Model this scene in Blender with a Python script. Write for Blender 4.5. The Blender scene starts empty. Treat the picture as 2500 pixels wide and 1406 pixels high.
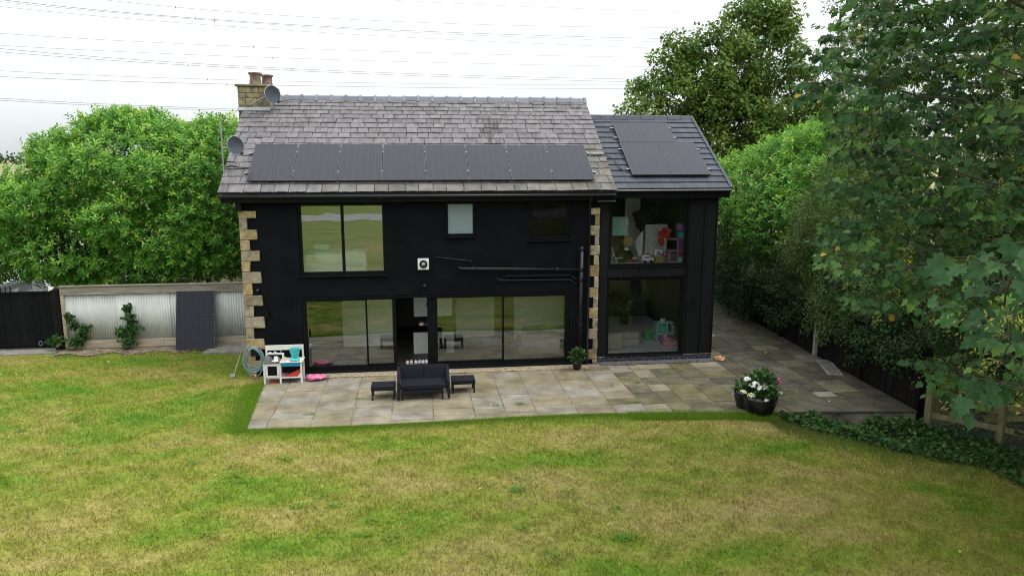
import bpy, math, random
import numpy as np
from mathutils import Vector, Matrix

S = bpy.context.scene
R = math.radians
rng = np.random.default_rng(7)
random.seed(7)

# ------------------------------------------------------------------ camera, sky, sun, exposure
cam_data = bpy.data.cameras.new('camera')
cam = bpy.data.objects.new('camera', cam_data)
S.collection.objects.link(cam)
cam.location = (4.53, -20.04, 5.817)
cam.rotation_euler = (math.pi / 2 - 0.1749, 0, -0.1301)
cam_data.sensor_width = 36
cam_data.lens = 36 * 1803.2 / 2500
cam_data.clip_end = 5000
S.camera = cam

SUN_EL, SUN_AZ = R(60), R(105)       # azimuth from +Y (away from the camera) towards +X
world = bpy.data.worlds.new('World')
S.world = world
world.use_nodes = True
wn, wl = world.node_tree.nodes, world.node_tree.links
wn.clear()
w_out = wn.new('ShaderNodeOutputWorld')
w_sky = wn.new('ShaderNodeTexSky')
w_sky.sky_type = 'NISHITA'
w_sky.sun_disc = False
w_sky.sun_elevation = SUN_EL
w_sky.sun_rotation = SUN_AZ
w_sky.air_density = 1.0
w_sky.dust_density = 3.0
w_bg1 = wn.new('ShaderNodeBackground'); w_bg1.inputs['Strength'].default_value = 0.05
wl.new(w_sky.outputs[0], w_bg1.inputs['Color'])
w_tc = wn.new('ShaderNodeTexCoord')                     # the overcast cloud sheet
w_map = wn.new('ShaderNodeMapping'); w_map.inputs['Scale'].default_value = (1.2, 1.2, 4.5)
w_sep = wn.new('ShaderNodeSeparateXYZ')                 # overcast skies are about three times brighter overhead than at the horizon
w_el = wn.new('ShaderNodeMapRange'); w_el.inputs[1].default_value = 0; w_el.inputs[2].default_value = 1
w_el.inputs[3].default_value = 0.58; w_el.inputs[4].default_value = 2.2
w_noise = wn.new('ShaderNodeTexNoise'); w_noise.inputs['Scale'].default_value = 1.4; w_noise.inputs['Detail'].default_value = 5
w_ramp = wn.new('ShaderNodeValToRGB')
w_ramp.color_ramp.elements[0].position = 0.3; w_ramp.color_ramp.elements[0].color = (0.80, 0.87, 0.93, 1)
w_ramp.color_ramp.elements[1].position = 0.7; w_ramp.color_ramp.elements[1].color = (1.0, 1.0, 1.0, 1)
w_bg2 = wn.new('ShaderNodeBackground'); w_bg2.inputs['Strength'].default_value = 1.0
w_add = wn.new('ShaderNodeAddShader')
wl.new(w_tc.outputs['Generated'], w_sep.inputs[0]); wl.new(w_sep.outputs['Z'], w_el.inputs[0]); wl.new(w_el.outputs[0], w_bg2.inputs['Strength'])
wl.new(w_tc.outputs['Generated'], w_map.inputs[0]); wl.new(w_map.outputs[0], w_noise.inputs['Vector'])
wl.new(w_noise.outputs['Fac'], w_ramp.inputs[0]); wl.new(w_ramp.outputs[0], w_bg2.inputs['Color'])
wl.new(w_bg1.outputs[0], w_add.inputs[0]); wl.new(w_bg2.outputs[0], w_add.inputs[1])
wl.new(w_add.outputs[0], w_out.inputs['Surface'])

sun_data = bpy.data.lights.new('sun', 'SUN')
sun_data.energy = 1.5
sun_data.angle = R(28)
sun_data.color = (1.0, 0.96, 0.9)
sun = bpy.data.objects.new('sun', sun_data)
S.collection.objects.link(sun)
sd = Vector((math.sin(SUN_AZ) * math.cos(SUN_EL), math.cos(SUN_AZ) * math.cos(SUN_EL), math.sin(SUN_EL)))
sun.rotation_euler = sd.to_track_quat('Z', 'Y').to_euler()
sun.location = sd * 60

S.view_settings.view_transform = 'Standard'
S.view_settings.look = 'None'
S.view_settings.gamma = 1
S.view_settings.use_curve_mapping = False
S.view_settings.exposure = 0.38
S.render.engine = 'CYCLES'
S.cycles.use_denoising = True
S.cycles.filter_width = 1.1
S.cycles.max_bounces = 8
S.cycles.transparent_max_bounces = 12

# ------------------------------------------------------------------ helpers
def lin(h):
    """sRGB 0-255 triple to linear"""
    return tuple((c / 255 / 12.92) if c / 255 <= .04045 else ((c / 255 + .055) / 1.055) ** 2.4 for c in h)

def new_mat(name):
    m = bpy.data.materials.new(name); m.use_nodes = True
    return m, m.node_tree.nodes, m.node_tree.links, m.node_tree.nodes['Principled BSDF']

def mat(name, col, rough=.7, var=.15, scale=5, rand=0, bump=0, bscale=60, spec=.5, metal=0, col2=None, stretch=(1, 1, 1)):
    m, n, l, b = new_mat(name)
    c1 = tuple(x * (1 - var) for x in col) + (1,)
    c2 = (tuple(col2) if col2 else tuple(min(1, x * (1 + var)) for x in col)) + (1,)
    g = n.new('ShaderNodeNewGeometry')
    mp = n.new('ShaderNodeMapping'); mp.inputs['Scale'].default_value = stretch
    l.new(g.outputs['Position'], mp.inputs[0])
    t = n.new('ShaderNodeTexNoise'); t.inputs['Scale'].default_value = scale; t.inputs['Detail'].default_value = 6
    t.inputs['Roughness'].default_value = .62
    l.new(mp.outputs[0], t.inputs['Vector'])
    r = n.new('ShaderNodeMapRange'); r.inputs[1].default_value = .32; r.inputs[2].default_value = .68
    l.new(t.outputs['Fac'], r.inputs[0])
    mx = n.new('ShaderNodeMix'); mx.data_type = 'RGBA'
    l.new(r.outputs[0], mx.inputs['Factor']); mx.inputs['A'].default_value = c1; mx.inputs['B'].default_value = c2
    out = mx.outputs['Result']
    if rand:
        oi = n.new('ShaderNodeObjectInfo')
        rr = n.new('ShaderNodeMapRange'); rr.inputs[3].default_value = 1 - rand; rr.inputs[4].default_value = 1 + rand
        l.new(oi.outputs['Random'], rr.inputs[0])
        hs = n.new('ShaderNodeHueSaturation'); l.new(rr.outputs[0], hs.inputs['Value']); l.new(out, hs.inputs['Color'])
        fr = n.new('ShaderNodeMath'); fr.operation = 'MULTIPLY'; fr.inputs[1].default_value = 7.31
        l.new(oi.outputs['Random'], fr.inputs[0])
        f2 = n.new('ShaderNodeMath'); f2.operation = 'FRACT'; l.new(fr.outputs[0], f2.inputs[0])
        r2 = n.new('ShaderNodeMapRange'); r2.inputs[3].default_value = 1 - rand; r2.inputs[4].default_value = 1 + rand * 1.5
        l.new(f2.outputs[0], r2.inputs[0]); l.new(r2.outputs[0], hs.inputs['Saturation'])
        out = hs.outputs['Color']
    l.new(out, b.inputs['Base Color'])
    b.inputs['Roughness'].default_value = rough
    b.inputs['Metallic'].default_value = metal
    b.inputs['Specular IOR Level'].default_value = spec
    if bump:
        t2 = n.new('ShaderNodeTexNoise'); t2.inputs['Scale'].default_value = bscale; t2.inputs['Detail'].default_value = 5
        l.new(mp.outputs[0], t2.inputs['Vector'])
        bp = n.new('ShaderNodeBump'); bp.inputs['Strength'].default_value = bump; bp.inputs['Distance'].default_value = .02
        l.new(t2.outputs['Fac'], bp.inputs['Height']); l.new(bp.outputs[0], b.inputs['Normal'])
    return m

def leaf_mat(name, stops, rough=.45, spec=.4, trans=.28):
    """stops: list of (pos, colour) over the per-leaf 'tint' attribute"""
    m, n, l, b = new_mat(name)
    a = n.new('ShaderNodeAttribute'); a.attribute_name = 'tint'
    cr = n.new('ShaderNodeValToRGB')
    e = cr.color_ramp.elements
    e[0].position, e[0].color = stops[0][0], tuple(stops[0][1]) + (1,)
    e[1].position, e[1].color = stops[-1][0], tuple(stops[-1][1]) + (1,)
    for p, c in stops[1:-1]:
        x = e.new(p); x.color = tuple(c) + (1,)
    l.new(a.outputs['Fac'], cr.inputs[0])
    l.new(cr.outputs[0], b.inputs['Base Color'])
    b.inputs['Roughness'].default_value = rough; b.inputs['Specular IOR Level'].default_value = spec
    tr = n.new('ShaderNodeBsdfTranslucent'); l.new(cr.outputs[0], tr.inputs['Color'])
    mx = n.new('ShaderNodeMixShader'); mx.inputs[0].default_value = trans
    l.new(b.outputs[0], mx.inputs[1]); l.new(tr.outputs[0], mx.inputs[2])
    l.new(mx.outputs[0], n['Material Output'].inputs['Surface'])
    return m

def glass_mat(name, refl=.3, tint=(.8, .86, .82), wobble=.0):
    m, n, l, b = new_mat(name)
    n.remove(b)
    tr = n.new('ShaderNodeBsdfTransparent'); tr.inputs[0].default_value = tint + (1,)
    gl = n.new('ShaderNodeBsdfGlossy'); gl.inputs['Roughness'].default_value = 0.0; gl.inputs[0].default_value = (.88, .90, .93, 1)
    fr = n.new('ShaderNodeFresnel'); fr.inputs[0].default_value = 1.5
    ad = n.new('ShaderNodeMath'); ad.operation = 'ADD'; ad.inputs[1].default_value = refl; ad.use_clamp = True
    l.new(fr.outputs[0], ad.inputs[0])
    if wobble:
        g = n.new('ShaderNodeNewGeometry')
        t = n.new('ShaderNodeTexNoise'); t.inputs['Scale'].default_value = 1.3; t.inputs['Detail'].default_value = 1
        l.new(g.outputs['Position'], t.inputs['Vector'])
        bp = n.new('ShaderNodeBump'); bp.inputs['Strength'].default_value = wobble; bp.inputs['Distance'].default_value = .01
        l.new(t.outputs['Fac'], bp.inputs['Height']); l.new(bp.outputs[0], gl.inputs['Normal'])
    mx = n.new('ShaderNodeMixShader')
    l.new(ad.outputs[0], mx.inputs[0]); l.new(tr.outputs[0], mx.inputs[1]); l.new(gl.outputs[0], mx.inputs[2])
    l.new(mx.outputs[0], n['Material Output'].inputs['Surface'])
    return m

def link(o, parent=None):
    S.collection.objects.link(o)
    if parent is not None:
        o.parent = parent
    return o

def empty(name, loc=(0, 0, 0), rz=0, parent=None):
    o = bpy.data.objects.new(name, None); o.location = loc; o.rotation_euler = (0, 0, rz); o.empty_display_size = .1
    return link(o, parent)

def tag(o, label=None, cat=None, group=None, kind=None):
    if label: o['label'] = label
    if cat: o['category'] = cat
    if group: o['group'] = group
    if kind: o['kind'] = kind
    return o

class MB:
    def __init__(s): s.v, s.f = [], []
    def poly(s, pts):
        k = len(s.v); s.v += [tuple(p) for p in pts]; s.f.append(tuple(range(k, k + len(pts)))); return s
    def hexa(s, p):
        """8 points: bottom 0-3 counter-clockwise, top 4-7"""
        k = len(s.v); s.v += [tuple(q) for q in p]
        s.f += [tuple(k + i for i in t) for t in ((3, 2, 1, 0), (4, 5, 6, 7), (0, 1, 5, 4), (1, 2, 6, 5), (2, 3, 7, 6), (3, 0, 4, 7))]
        return s
    def box(s, x0, x1, y0, y1, z0, z1):
        return s.hexa([(x0, y0, z0), (x1, y0, z0), (x1, y1, z0), (x0, y1, z0), (x0, y0, z1), (x1, y0, z1), (x1, y1, z1), (x0, y1, z1)])
    def bar(s, a, b, w, h, up=(0, 0, 1)):
        a, b, up = Vector(a), Vector(b), Vector(up)
        d = (b - a).normalized(); sx = d.cross(up)
        sx = sx.normalized() if sx.length > 1e-4 else Vector((1, 0, 0))
        u = sx.cross(d).normalized(); sx = sx * w / 2; u = u * h / 2
        return s.hexa([a - sx - u, a + sx - u, b + sx - u, b - sx - u, a - sx + u, a + sx + u, b + sx + u, b - sx + u])
    def prism(s, pts, z0, z1):
        k = len(s.v); n = len(pts)
        s.v += [(p[0], p[1], z0) for p in pts] + [(p[0], p[1], z1) for p in pts]
        s.f.append(tuple(k + i for i in range(n))[::-1]); s.f.append(tuple(k + n + i for i in range(n)))
        for i in range(n):
            j = (i + 1) % n; s.f.append((k + i, k + j, k + n + j, k + n + i))
        return s
    def tube(s, path, r, n=8, cap=True):
        path = [Vector(p) for p in path]; m = len(path)
        rr = r if hasattr(r, '__len__') else [r] * m
        k = len(s.v); ref = None
        for i, p in enumerate(path):
            d = (path[min(i + 1, m - 1)] - path[max(i - 1, 0)])
            d = d.normalized() if d.length > 1e-9 else Vector((0, 0, 1))
            if ref is None:
                ref = Vector((0, 0, 1)) if abs(d.z) < .9 else Vector((1, 0, 0))
            a = d.cross(ref)
            a = a.normalized() if a.length > 1e-6 else d.orthogonal().normalized()
            b = d.cross(a).normalized(); ref = -b if False else a.cross(d)
            for j in range(n):
                t = 2 * math.pi * j / n
                s.v.append(tuple(p + (a * math.cos(t) + b * math.sin(t)) * rr[i]))
        for i in range(m - 1):
            for j in range(n):
                q = (j + 1) % n
                s.f.append((k + i * n + j, k + i * n + q, k + (i + 1) * n + q, k + (i + 1) * n + j))
        if cap:
            s.f.append(tuple(k + j for j in range(n))[::-1]); s.f.append(tuple(k + (m - 1) * n + j for j in range(n)))
        return s
    def lathe(s, prof, n=20, c=(0, 0, 0), axis='z'):
        k = len(s.v); m = len(prof)
        for r, z in prof:
            for j in range(n):
                t = 2 * math.pi * j / n; x, y = r * math.cos(t), r * math.sin(t)
                p = (x, y, z) if axis == 'z' else ((x, z, y) if axis == 'y' else (z, x, y))
                s.v.append((p[0] + c[0], p[1] + c[1], p[2] + c[2]))
        for i in range(m - 1):
            for j in range(n):
                q = (j + 1) % n
                s.f.append((k + i * n + j, k + i * n + q, k + (i + 1) * n + q, k + (i + 1) * n + j))
        s.f.append(tuple(k + j for j in range(n))[::-1]); s.f.append(tuple(k + (m - 1) * n + j for j in range(n)))
        return s
    def blob(s, c, r, jit=.1, n=10, m=7, seed=0):
        rd = random.Random(seed); k = len(s.v)
        r = (r, r, r) if not hasattr(r, '__len__') else r
        for i in range(m + 1):
            ph = math.pi * i / m
            for j in range(n):
                t = 2 * math.pi * j / n; q = 1 + rd.uniform(-jit, jit)
                s.v.append((c[0] + r[0] * q * math.sin(ph) * math.cos(t), c[1] + r[1] * q * math.sin(ph) * math.sin(t), c[2] + r[2] * q * math.cos(ph)))
        for i in range(m):
            for j in range(n):
                q = (j + 1) % n
                s.f.append((k + i * n + j, k + (i + 1) * n + j, k + (i + 1) * n + q, k + i * n + q))
        return s
    def mesh(s, name, smooth=False):
        me = bpy.data.meshes.new(name); me.from_pydata(s.v, [], s.f)
        me.validate(); me.update()
        if smooth:
            me.polygons.foreach_set('use_smooth', [True] * len(me.polygons))
        return me
    def build(s, name, material, parent=None, smooth=False, bevel=0, loc=None, subsurf=0):
        o = bpy.data.objects.new(name, s.mesh(name, smooth)); o.data.materials.append(material)
        if loc is not None: o.location = loc
        link(o, parent)
        if bevel:
            b = o.modifiers.new('bevel', 'BEVEL'); b.width = bevel; b.segments = 2; b.limit_method = 'ANGLE'
        if subsurf:
            b = o.modifiers.new('sub', 'SUBSURF'); b.levels = b.render_levels = subsurf
        return o

def tri_mesh(name, V, F, material, parent=None, tint=None, smooth=False):
    """big triangle mesh from numpy arrays"""
    me = bpy.data.meshes.new(name); nv, nf = len(V), len(F)
    me.vertices.add(nv); me.vertices.foreach_set('co', np.ascontiguousarray(V, np.float32).ravel())
    me.loops.add(nf * 3); me.loops.foreach_set('vertex_index', np.ascontiguousarray(F, np.int32).ravel())
    me.polygons.add(nf); me.polygons.foreach_set('loop_start', np.arange(0, nf * 3, 3, dtype=np.int32))
    if smooth: me.polygons.foreach_set('use_smooth', np.ones(nf, bool))
    if tint is not None:
        at = me.attributes.new('tint', 'FLOAT', 'POINT'); at.data.foreach_set('value', np.ascontiguousarray(tint, np.float32))
    me.update(calc_edges=True)
    me.materials.append(material)
    o = bpy.data.objects.new(name, me)
    return link(o, parent)

def unit(a): return a / np.maximum(np.linalg.norm(a, axis=-1, keepdims=True), 1e-9)

def fan(outline, bend=.0):
    o = np.array(outline, float); c = np.array([[o[:, 0].mean(), 0, -bend]])
    V = np.vstack([c, np.c_[o, np.zeros(len(o))]]); n = len(o)
    V[1:, 2] = -bend * .3 * (np.abs(V[1:, 1]) > .15) + np.where(V[1:, 0] > .85, -bend * 2, 0)
    F = [(0, i + 1, (i + 1) % n + 1) for i in range(n)]
    return V, np.array(F)
T_LAUREL = (np.array([(0, 0, 0), (.55, .22, .05), (.55, 0, -.02), (.55, -.22, .05), (1, 0, -.1)], float), np.array([(0, 1, 2), (0, 2, 3), (1, 4, 2), (2, 4, 3)]))
T_BIRCH = (np.array([(0, 0, 0), (.4, .34, .0), (.4, -.34, 0), (1, 0, -.12)], float), np.array([(0, 1, 2), (1, 3, 2)]))
_h = [(-.12, .17), (-.07, .40), (.10, .37), (.25, .62), (.36, .47), (.45, .29), (.66, .37), (.75, .19)]
T_SYC = fan([(0, 0)] + _h + [(1.0, 0)] + [(x, -y) for x, y in _h[::-1]], .10)
T_SYC_FAR = fan([(0, 0), (.0, .38), (.30, .28), (.62, .44), (1.0, 0), (.62, -.44), (.30, -.28), (.0, -.38)], .06)
T_KEY = (np.array([(0, 0, 0), (.55, .16, .0), (.6, -.12, 0), (1, .05, -.1)], float), np.array([(0, 1, 2), (1, 3, 2)]))

def leaves(name, material, parent, P, A, N, size, tint, T):
    """leaf template T at points P with axis A, normal N"""
    A = unit(A); B = unit(np.cross(N, A)); C = np.cross(A, B)
    TV, TF = T; n, k = len(P), len(TV)
    s = size[:, None, None]
    wy = rng.uniform(.72, 1.1, (n, 1, 1)); bz = rng.uniform(-.6, 3.2, (n, 1, 1))   # narrower and wider, flat and curled leaves
    V = P[:, None, :] + s * (TV[None, :, 0:1] * A[:, None, :] + wy * TV[None, :, 1:2] * B[:, None, :] + bz * TV[None, :, 2:3] * C[:, None, :])
    F = (np.arange(n)[:, None, None] * k + TF[None]).reshape(-1, 3)
    return tri_mesh(name, V.reshape(-1, 3), F, material, parent, np.repeat(tint, k))

def rdir(n, up=0.0):
    d = unit(rng.normal(size=(n, 3))); d[:, 2] += up
    return unit(d)

def on_blobs(blobs, n, skin=(.85, 1.0)):
    """points near the surface of a union of ellipsoids (cx,cy,cz,rx,ry,rz), with outward normals"""
    bl = np.array(blobs, float); ar = (bl[:, 3] * bl[:, 4] + bl[:, 3] * bl[:, 5] + bl[:, 4] * bl[:, 5])
    out_p, out_n = [], []; got = 0
    while got < n:
        w = rng.choice(len(bl), size=n * 2, p=ar / ar.sum()); d = rdir(n * 2)
        k = rng.uniform(skin[0], skin[1], (n * 2, 1))
        p = bl[w, :3] + d * bl[w, 3:] * k
        ok = np.ones(len(p), bool)
        for i, b in enumerate(bl):
            q = (((p - b[:3]) / b[3:]) ** 2).sum(1)
            ok &= (q > skin[0] ** 2 * .93) | (w == i)
        p, nn = p[ok], unit(d[ok] / bl[w[ok], 3:])
        out_p.append(p); out_n.append(nn); got += len(p)
    return np.vstack(out_p)[:n], np.vstack(out_n)[:n]

def in_blobs(blobs, n, k=.85):
    bl = np.array(blobs, float); vol = bl[:, 3] * bl[:, 4] * bl[:, 5]
    w = rng.choice(len(bl), size=n, p=vol / vol.sum())
    return bl[w, :3] + rdir(n) * bl[w, 3:] * (rng.uniform(0, 1, (n, 1)) ** (1 / 3)) * k

def limb_path(a, b, sag=.15, n=6, wig=.06):
    a, b = np.array(a, float), np.array(b, float); L = np.linalg.norm(b - a)
    t = np.linspace(0, 1, n)[:, None]
    p = a + (b - a) * t + np.array([[0, 0, 1.]]) * (np.sin(t * math.pi) * sag * L)
    p[1:-1] += rng.normal(size=(n - 2, 3)) * wig * L / n
    return [tuple(q) for q in p]

# ------------------------------------------------------------------ materials
M = {}
M['render'] = mat('black_render', (.0042, .0045, .0063), .85, .4, 1.6, bump=.2, bscale=70, spec=.12)
M['black'] = mat('black_powder_coat', (.0042, .0042, .0047), .55, .2, 3, spec=.12)
M['black_plastic'] = mat('black_pipe_plastic', (.008, .008, .010), .4, .2, 4, spec=.35)
M['zinc'] = mat('black_zinc', (.0065, .0068, .008), .6, .3, 2, spec=.2, stretch=(1, 1, .3))
M['slate'] = mat('roof_slate', (.130, .119, .118), .72, .28, 3.2, rand=.14, bump=.45, bscale=28, spec=.2, col2=(.168, .16, .162), stretch=(2.2, 1, 1))
for k, q in enumerate((.88, .97, 1.05, 1.13)):
    M[f'slate_{k + 1}'] = mat(f'roof_slate_tone_{k + 1}', (.130 * q, .119 * q, .121 * q), .72, .3, 3.2, bump=.45, bscale=28, spec=.2, col2=(.168 * q, .157 * q, .158 * q), stretch=(2.2, 1, 1))
M['slate_moss'] = mat('mossy_slate', (.122, .114, .102), .8, .3, 3.5, rand=.18, bump=.45, bscale=28, spec=.15, col2=(.158, .148, .13))
M['slate_stain'] = mat('stained_slate', (.055, .048, .047), .75, .45, 4, rand=.2, bump=.4, bscale=28, spec=.2, col2=(.15, .14, .14), stretch=(4, .35, .35))
M['underlay'] = mat('roof_underlay', (.02, .018, .018), .9)
M['ridge'] = mat('blue_clay_ridge', (.085, .10, .125), .45, .2, 4, rand=.12, spec=.5)
M['ridge_collar'] = mat('ridge_mortar', (.19, .185, .19), .85, .2, 6)
M['mortar'] = mat('lime_mortar', (.34, .29, .24), .9, .25, 14, bump=.4)
M['tile'] = mat('anthracite_roof_tile', (.052, .059, .07), .6, .2, 3, rand=.10, spec=.18)
M['stone'] = mat('sandstone_quoin', (.30, .23, .125), .88, .42, 7, rand=.22, bump=1.0, bscale=30, col2=(.40, .32, .19))
M['stone_dark'] = mat('weathered_sandstone', (.17, .14, .085), .9, .45, 6, rand=.3, bump=.9, bscale=35, col2=(.30, .25, .16))
M['terracotta'] = mat('weathered_terracotta', (.17, .105, .08), .9, .4, 6, bump=.3, spec=.2, col2=(.24, .175, .14))
M['lead'] = mat('lead_flashing', (.22, .24, .26), .5, .2, 5, metal=.3)
M['cell'] = None
M['alu'] = mat('aluminium', (.25, .25, .26), .45, .1, 6, metal=.7)
M['frame_dark'] = mat('panel_frame', (.085, .085, .095), .4, .1, 6, metal=.5)
M['dish'] = mat('grey_dish_mesh', (.05, .06, .072), .7, .15, 8, spec=.15)
M['white'] = mat('white_paint', (.72, .72, .70), .5, .05, 6)
M['offwhite'] = mat('offwhite_wood', (.62, .60, .55), .55, .12, 9)
M['plaster'] = mat('pale_plaster', (.72, .71, .65), .9, .06, 1.2)
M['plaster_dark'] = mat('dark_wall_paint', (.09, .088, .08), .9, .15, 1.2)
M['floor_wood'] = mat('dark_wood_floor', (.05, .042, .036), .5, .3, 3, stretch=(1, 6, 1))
M['carpet'] = mat('grey_carpet', (.78, .79, .78), .95, .1, 6, bump=.3, bscale=200)
M['fabric'] = mat('oatmeal_fabric', (.33, .30, .25), .95, .12, 8, bump=.3, bscale=220)
M['sheet'] = mat('white_bed_linen', (.82, .85, .84), .9, .05, 3)
M['olive'] = mat('olive_cushion', (.24, .28, .13), .95, .1, 6)
M['rattan'] = mat('black_rattan', (.007, .0078, .0125), .6, .4, 30, bump=.8, bscale=140, spec=.22, stretch=(1, 1, 2.5))
M['rattan_frame'] = mat('black_furniture_frame', (.010, .010, .012), .6, .2, 8, spec=.25)
M['flag'] = mat('sandstone_flag', (.19, .163, .110), .88, .32, 1.7, rand=.08, bump=.6, bscale=9, spec=.15, col2=(.25, .218, .15))
M['flag_grey'] = mat('grey_flag', (.18, .160, .116), .88, .32, 1.7, rand=.08, bump=.6, bscale=9, spec=.15, col2=(.265, .242, .20))
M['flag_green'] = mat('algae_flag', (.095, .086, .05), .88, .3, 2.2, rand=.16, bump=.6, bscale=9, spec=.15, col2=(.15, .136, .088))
M['flag_damp_shade'] = mat('damp_algae_shade_flag', (.052, .047, .030), .85, .35, 2.0, rand=.2, bump=.6, bscale=9, spec=.2, col2=(.088, .08, .054))  # wet algae, plus the shade of the patio's right side put into the colour
M['joint'] = mat('patio_joint', (.05, .046, .03), .95, .5, 1.6, bump=.5, col2=(.30, .27, .22))
M['concrete'] = mat('old_concrete', (.20, .185, .15), .92, .3, 4, bump=.5, bscale=20)
M['soil'] = mat('dry_soil', (.17, .13, .085), .95, .45, 5, bump=.9, bscale=25, col2=(.27, .21, .14))
M['soil_dark'] = mat('woodland_soil', (.03, .027, .016), 1.0, .5, 3, bump=.6, bscale=25, spec=.0, col2=(.045, .055, .022))
M['leaf_weed'] = leaf_mat('weed_leaf', [(0, (.05, .12, .015)), (1, (.12, .24, .03))], .7, .1, .3)
M['wood'] = mat('weathered_timber', (.24, .21, .165), .88, .45, 4, bump=.6, bscale=30, col2=(.35, .31, .25), stretch=(.25, 1, 4))
M['wood_pale'] = mat('pale_timber', (.34, .28, .20), .85, .3, 5, bump=.4, bscale=30, stretch=(.25, 1, 4))
M['wood_green'] = mat('mossy_timber_post', (.14, .13, .055), .9, .4, 7, bump=.6, bscale=35, stretch=(2, 2, .5))
M['fence_dark'] = mat('dark_stained_board', (.008, .0072, .006), .9, .5, 5, rand=.3, spec=.1, bump=.5, bscale=40, stretch=(3, 3, .4))
M['sheet_metal'] = mat('galvanised_corrugated_sheet', (.50, .51, .47), .85, .12, 2.5, rand=.05, metal=.0, spec=.1, col2=(.58, .59, .55), stretch=(1, 1, .35))
M['gate'] = mat('black_gate_board', (.005, .005, .006), .8, .3, 5, rand=.2, spec=.12)
M['pebble'] = mat('golden_gravel', (.42, .31, .17), .8, .45, 40, col2=(.62, .50, .33))
M['chip'] = mat('slate_chippings', (.075, .075, .085), .7, .6, 45, col2=(.22, .22, .23))
M['glaze'] = mat('black_glazed_pot', (.008, .008, .009), .2, .2, 3, spec=.5)
M['hose'] = mat('grey_green_hose', (.16, .24, .245), .5, .15, 8)
M['teal'] = mat('teal_plastic', (.05, .42, .40), .4, .08, 6)
M['blue'] = mat('blue_plastic', (.01, .22, .36), .4, .08, 6)
M['red'] = mat('red_plastic', (.45, .035, .02), .45, .1, 6)
M['pink'] = mat('pink_plastic', (.75, .05, .22), .45, .25, 25, col2=(.8, .25, .4))
M['pale_pink'] = mat('pale_pink_plastic', (.62, .26, .34), .5, .1, 8)
M['purple'] = mat('lilac_plastic', (.30, .13, .38), .5, .2, 14)
M['green'] = mat('green_plastic', (.02, .30, .08), .4, .1, 6)
M['mint'] = mat('mint_paint', (.33, .60, .54), .5, .06, 6)
M['grey'] = mat('grey_metal', (.28, .28, .28), .4, .1, 6, metal=.5)
M['straw'] = mat('woven_basket', (.33, .25, .11), .9, .35, 60)
M['brick'] = mat('black_brick', (.022, .022, .026), .7, .4, 18, rand=.3, bump=.5, bscale=60)
M['brick_mortar'] = mat('grey_mortar', (.22, .21, .20), .95, .15, 20)
M['bark'] = mat('bark', (.07, .058, .045), .95, .5, 6, bump=1, bscale=20, stretch=(1, 1, .3))
M['bark_pale'] = mat('birch_bark', (.30, .28, .25), .85, .55, 5, stretch=(.6, .6, 2))
M['twig'] = mat('twig', (.045, .036, .025), .9, .3, 8)
M['wire'] = mat('power_cable', (.16, .165, .175), .6, .05, 1)
M['car'] = mat('silver_car_paint', (.52, .55, .60), .22, .05, 2, metal=.35, spec=.6)
M['car_glass'] = mat('car_glass', (.10, .14, .15), .05, .1, 2, spec=.8)
M['tyre'] = mat('tyre', (.015, .015, .015), .8)
M['skin'] = mat('skin', (.48, .27, .19), .6, .08, 12)
M['navy'] = mat('dark_clothing', (.022, .024, .032), .9, .2, 10)
M['hair'] = mat('dark_hair', (.03, .02, .014), .6)
M['orange'] = mat('orange_shell', (.50, .20, .10), .6, .3, 14, col2=(.65, .36, .22))
M['foam'] = mat('cream_shoe', (.55, .47, .36), .8, .1, 10)
M['lilac_shoe'] = mat('lilac_shoe', (.55, .48, .60), .8, .1, 10)
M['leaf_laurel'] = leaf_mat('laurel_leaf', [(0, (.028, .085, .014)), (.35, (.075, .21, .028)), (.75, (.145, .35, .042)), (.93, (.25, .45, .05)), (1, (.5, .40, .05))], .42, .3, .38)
M['leaf_syc'] = leaf_mat('sycamore_leaf', [(0, (.018, .058, .018)), (.5, (.052, .13, .034)), (.85, (.125, .235, .04)), (.93, (.22, .30, .045)), (.97, (.46, .36, .06)), (1, (.46, .20, .03))], .55, .2, .3)
M['leaf_syc_far'] = leaf_mat('far_sycamore_leaf', [(0, (.042, .092, .02)), (.5, (.105, .185, .036)), (.8, (.185, .26, .042)), (.92, (.34, .34, .05)), (1, (.50, .38, .05))], .6, .12, .35)
M['leaf_birch'] = leaf_mat('birch_leaf', [(0, (.045, .085, .026)), (.6, (.11, .175, .045)), (.95, (.17, .235, .06)), (1, (.34, .18, .03))], .6, .12, .3)
M['leaf_dark'] = leaf_mat('hedge_leaf', [(0, (.014, .034, .011)), (.7, (.042, .085, .025)), (1, (.09, .145, .04))], .6, .1, .22)
M['leaf_ivy'] = leaf_mat('ivy_leaf', [(0, (.016, .045, .012)), (.7, (.046, .105, .024)), (1, (.10, .17, .036))], .6, .12, .25)
M['leaf_litter'] = leaf_mat('dry_leaf', [(0, (.16, .09, .03)), (.5, (.30, .20, .08)), (1, (.50, .44, .20))], .8, .2, .2)
M['petal_white'] = mat('white_petal', (.78, .78, .72), .7, .1, 30)
M['petal_cream'] = mat('cream_petal', (.66, .60, .34), .7, .15, 30)
M['petal_pink'] = mat('magenta_petal', (.50, .10, .32), .7, .2, 30)
M['glass'] = glass_mat('window_glass', .115, (.94, .97, .95), .22)
M['glass_dark'] = glass_mat('study_glass', -.034, (.9, .92, .9))
M['glass_clear'] = glass_mat('extension_glass', -.012, (.97, .985, .975))

m, n, l, b = new_mat('frosted_glass')
b.inputs['Base Color'].default_value = (.20, .26, .27, 1); b.inputs['Roughness'].default_value = .35
M['frosted'] = m

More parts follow.
